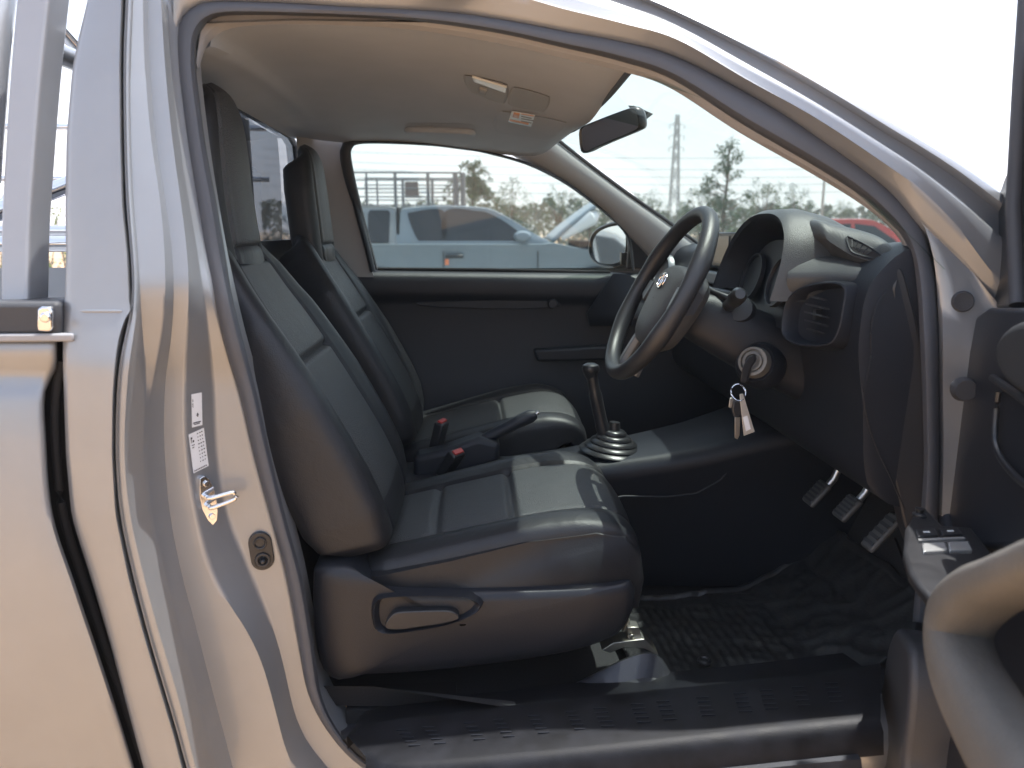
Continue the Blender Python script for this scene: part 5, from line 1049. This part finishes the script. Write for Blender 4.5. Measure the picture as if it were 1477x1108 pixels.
for i, (px, py, Y, lf, lab) in enumerate(((-25, 292, 8.5, LEAF, 'green bush at the left frame edge behind the bed cage'), (40, 300, 9.5, LEAFY, 'yellowing bush behind the wide cage post'), (88, 278, 9.0, LEAFY, 'yellow green bush between the cage post and the cab'), (130, 300, 11, LEAF, 'green bush hidden mostly by the cab rear pillar'), (210, 310, 12, LEAF2, 'bush behind the cab seen through the rear window'))):
    plant('bush', lab, 'bush', px, py, Y, 'bush', lf, .75, i + 3, 'bushes behind the load bed')
# far wood as one mass
fw = MB(); rnd = random.Random(5)
for k in range(9000):
    px = rnd.uniform(380, 1420); Y = rnd.uniform(60, 75); ht = 3.0 + 1.4 * noise.noise(Vector((px * .012, 3, 0))) + 1.0 * noise.noise(Vector((px * .05, 7, 0))); x = U(px, 330, Y).x; z = rnd.uniform(0, 1) ** .7 * max(1, ht + .3)
    s = rnd.uniform(.15, .35); q = Vector((x, Y, z)); d1 = Vector((rnd.gauss(0, 1), rnd.gauss(0, 1), rnd.gauss(0, 1))).normalized(); d2 = d1.cross(Vector((rnd.gauss(0, 1), rnd.gauss(0, 1), .3))).normalized(); fw.add([q - d1 * s, q + d2 * s * .6, q + d1 * s, q - d2 * s * .6], [(0, 1, 2, 3)])
fwo = obj('far_wood', fw, leaf_mat('leaf_far', (.075, .09, .06)), None, smooth=False); tag(fwo, 'hazy line of woodland beyond the yard', 'wood', kind='stuff')

# ================================================================== PYLON AND WIRES
Yp = 170.0; pb_ = U(972, 300, Yp); zt2 = U(972, 165, Yp).z
py_ = thing('transmission_pylon', 'grey lattice transmission pylon rising far off through the windscreen', 'pylon', (pb_.x, Yp, 0))
PST = M('galvanised_steel', (.06, .065, .07), .6, .3)
t_ = MB(); lv_ = [0, 6, 11, 15, 18, 20.5, 23, zt2]
def hw(z): return 1.15 * (1 - z / zt2) + .30 * (z / zt2)
for i in range(len(lv_) - 1):
    a, b = lv_[i], lv_[i + 1]
    for sx_, sy_ in ((-1, -1), (-1, 1), (1, 1), (1, -1)):
        t_.tube([Vector((pb_.x + sx_ * hw(a), Yp + sy_ * hw(a), a)), Vector((pb_.x + sx_ * hw(b), Yp + sy_ * hw(b), b))], .13, 5)
        nx_, ny_ = (sy_, -sx_) if sx_ == sy_ else (sx_ if False else -sy_, sx_)
    for p, q in (((-1, -1), (1, -1)), ((1, -1), (1, 1)), ((1, 1), (-1, 1)), ((-1, 1), (-1, -1))):
        t_.tube([Vector((pb_.x + p[0] * hw(a), Yp + p[1] * hw(a), a)), Vector((pb_.x + q[0] * hw(b), Yp + q[1] * hw(b), b))], .09, 4); t_.tube([Vector((pb_.x + q[0] * hw(a), Yp + q[1] * hw(a), a)), Vector((pb_.x + p[0] * hw(b), Yp + p[1] * hw(b), b))], .09, 4)
obj('mast', t_, PST, py_)
arms = []
for py in (180, 196, 213):
    z = U(972, py, Yp).z; ca_ = MB(); L = 1.6
    for s in (-1, 1): ca_.tube([Vector((pb_.x, Yp, z + .5)), Vector((pb_.x + s * L, Yp, z)), Vector((pb_.x, Yp, z - .2))], .10, 4); ca_.tube([Vector((pb_.x + s * L, Yp, z)), Vector((pb_.x + s * L, Yp, z - .9))], .09, 5)
    obj('cross_arm', ca_, PST, py_); arms.append(z)
for i, (pya, pyb, lab) in enumerate(((214, 222, 'topmost thin power wire crossing the sky'), (228, 240, 'second power wire from the top'), (238, 252, 'third power wire from the top'), (250, 262, 'fourth power wire from the top'), (268, 272, 'lowest power wire, just above the trees'))):
    w_ = MB(); Yw = 165.0; pts = []
    for k in range(25):
        t = k / 24; px = 380 + 1000 * t; pts.append(U(px, pya + (pyb - pya) * t + 10 * (4 * t * (1 - t)), Yw))
    w_.tube(pts, .06, 5); tag(obj('power_line', w_, PST), lab, 'power line', 'power wires over the trees')
Yu = 60.0; up_ = MB(); up_.tube([Vector((U(1186, 300, Yu).x, Yu, 0)), Vector((U(1186, 300, Yu).x, Yu, U(1186, 246, Yu).z))], [.14, .09], 8)
tag(obj('utility_pole', up_, M('pole_concrete', (.3, .29, .28), .8)), 'thin concrete utility pole right of the tall slender tree', 'pole')
print('objects', len(bpy.data.objects))
# ================================================================== HAZE
hz = MB(); hz.box((0, 620, 54), (2900, 1700, 112)); hm = bpy.data.materials.new('haze_air'); hm.use_nodes = True; ht_ = hm.node_tree; ht_.nodes.clear()
ho_ = ht_.nodes.new('ShaderNodeOutputMaterial'); pv_ = ht_.nodes.new('ShaderNodeVolumePrincipled'); pv_.inputs['Color'].default_value = (0.80, 0.87, 0.95, 1); pv_.inputs['Density'].default_value = 0.002; pv_.inputs['Anisotropy'].default_value = 0.2
ht_.links.new(pv_.outputs[0], ho_.inputs['Volume']); hzo = obj('haze', hz, hm, smooth=False); tag(hzo, 'pale summer haze over the yard and the far trees', 'haze', kind='stuff')
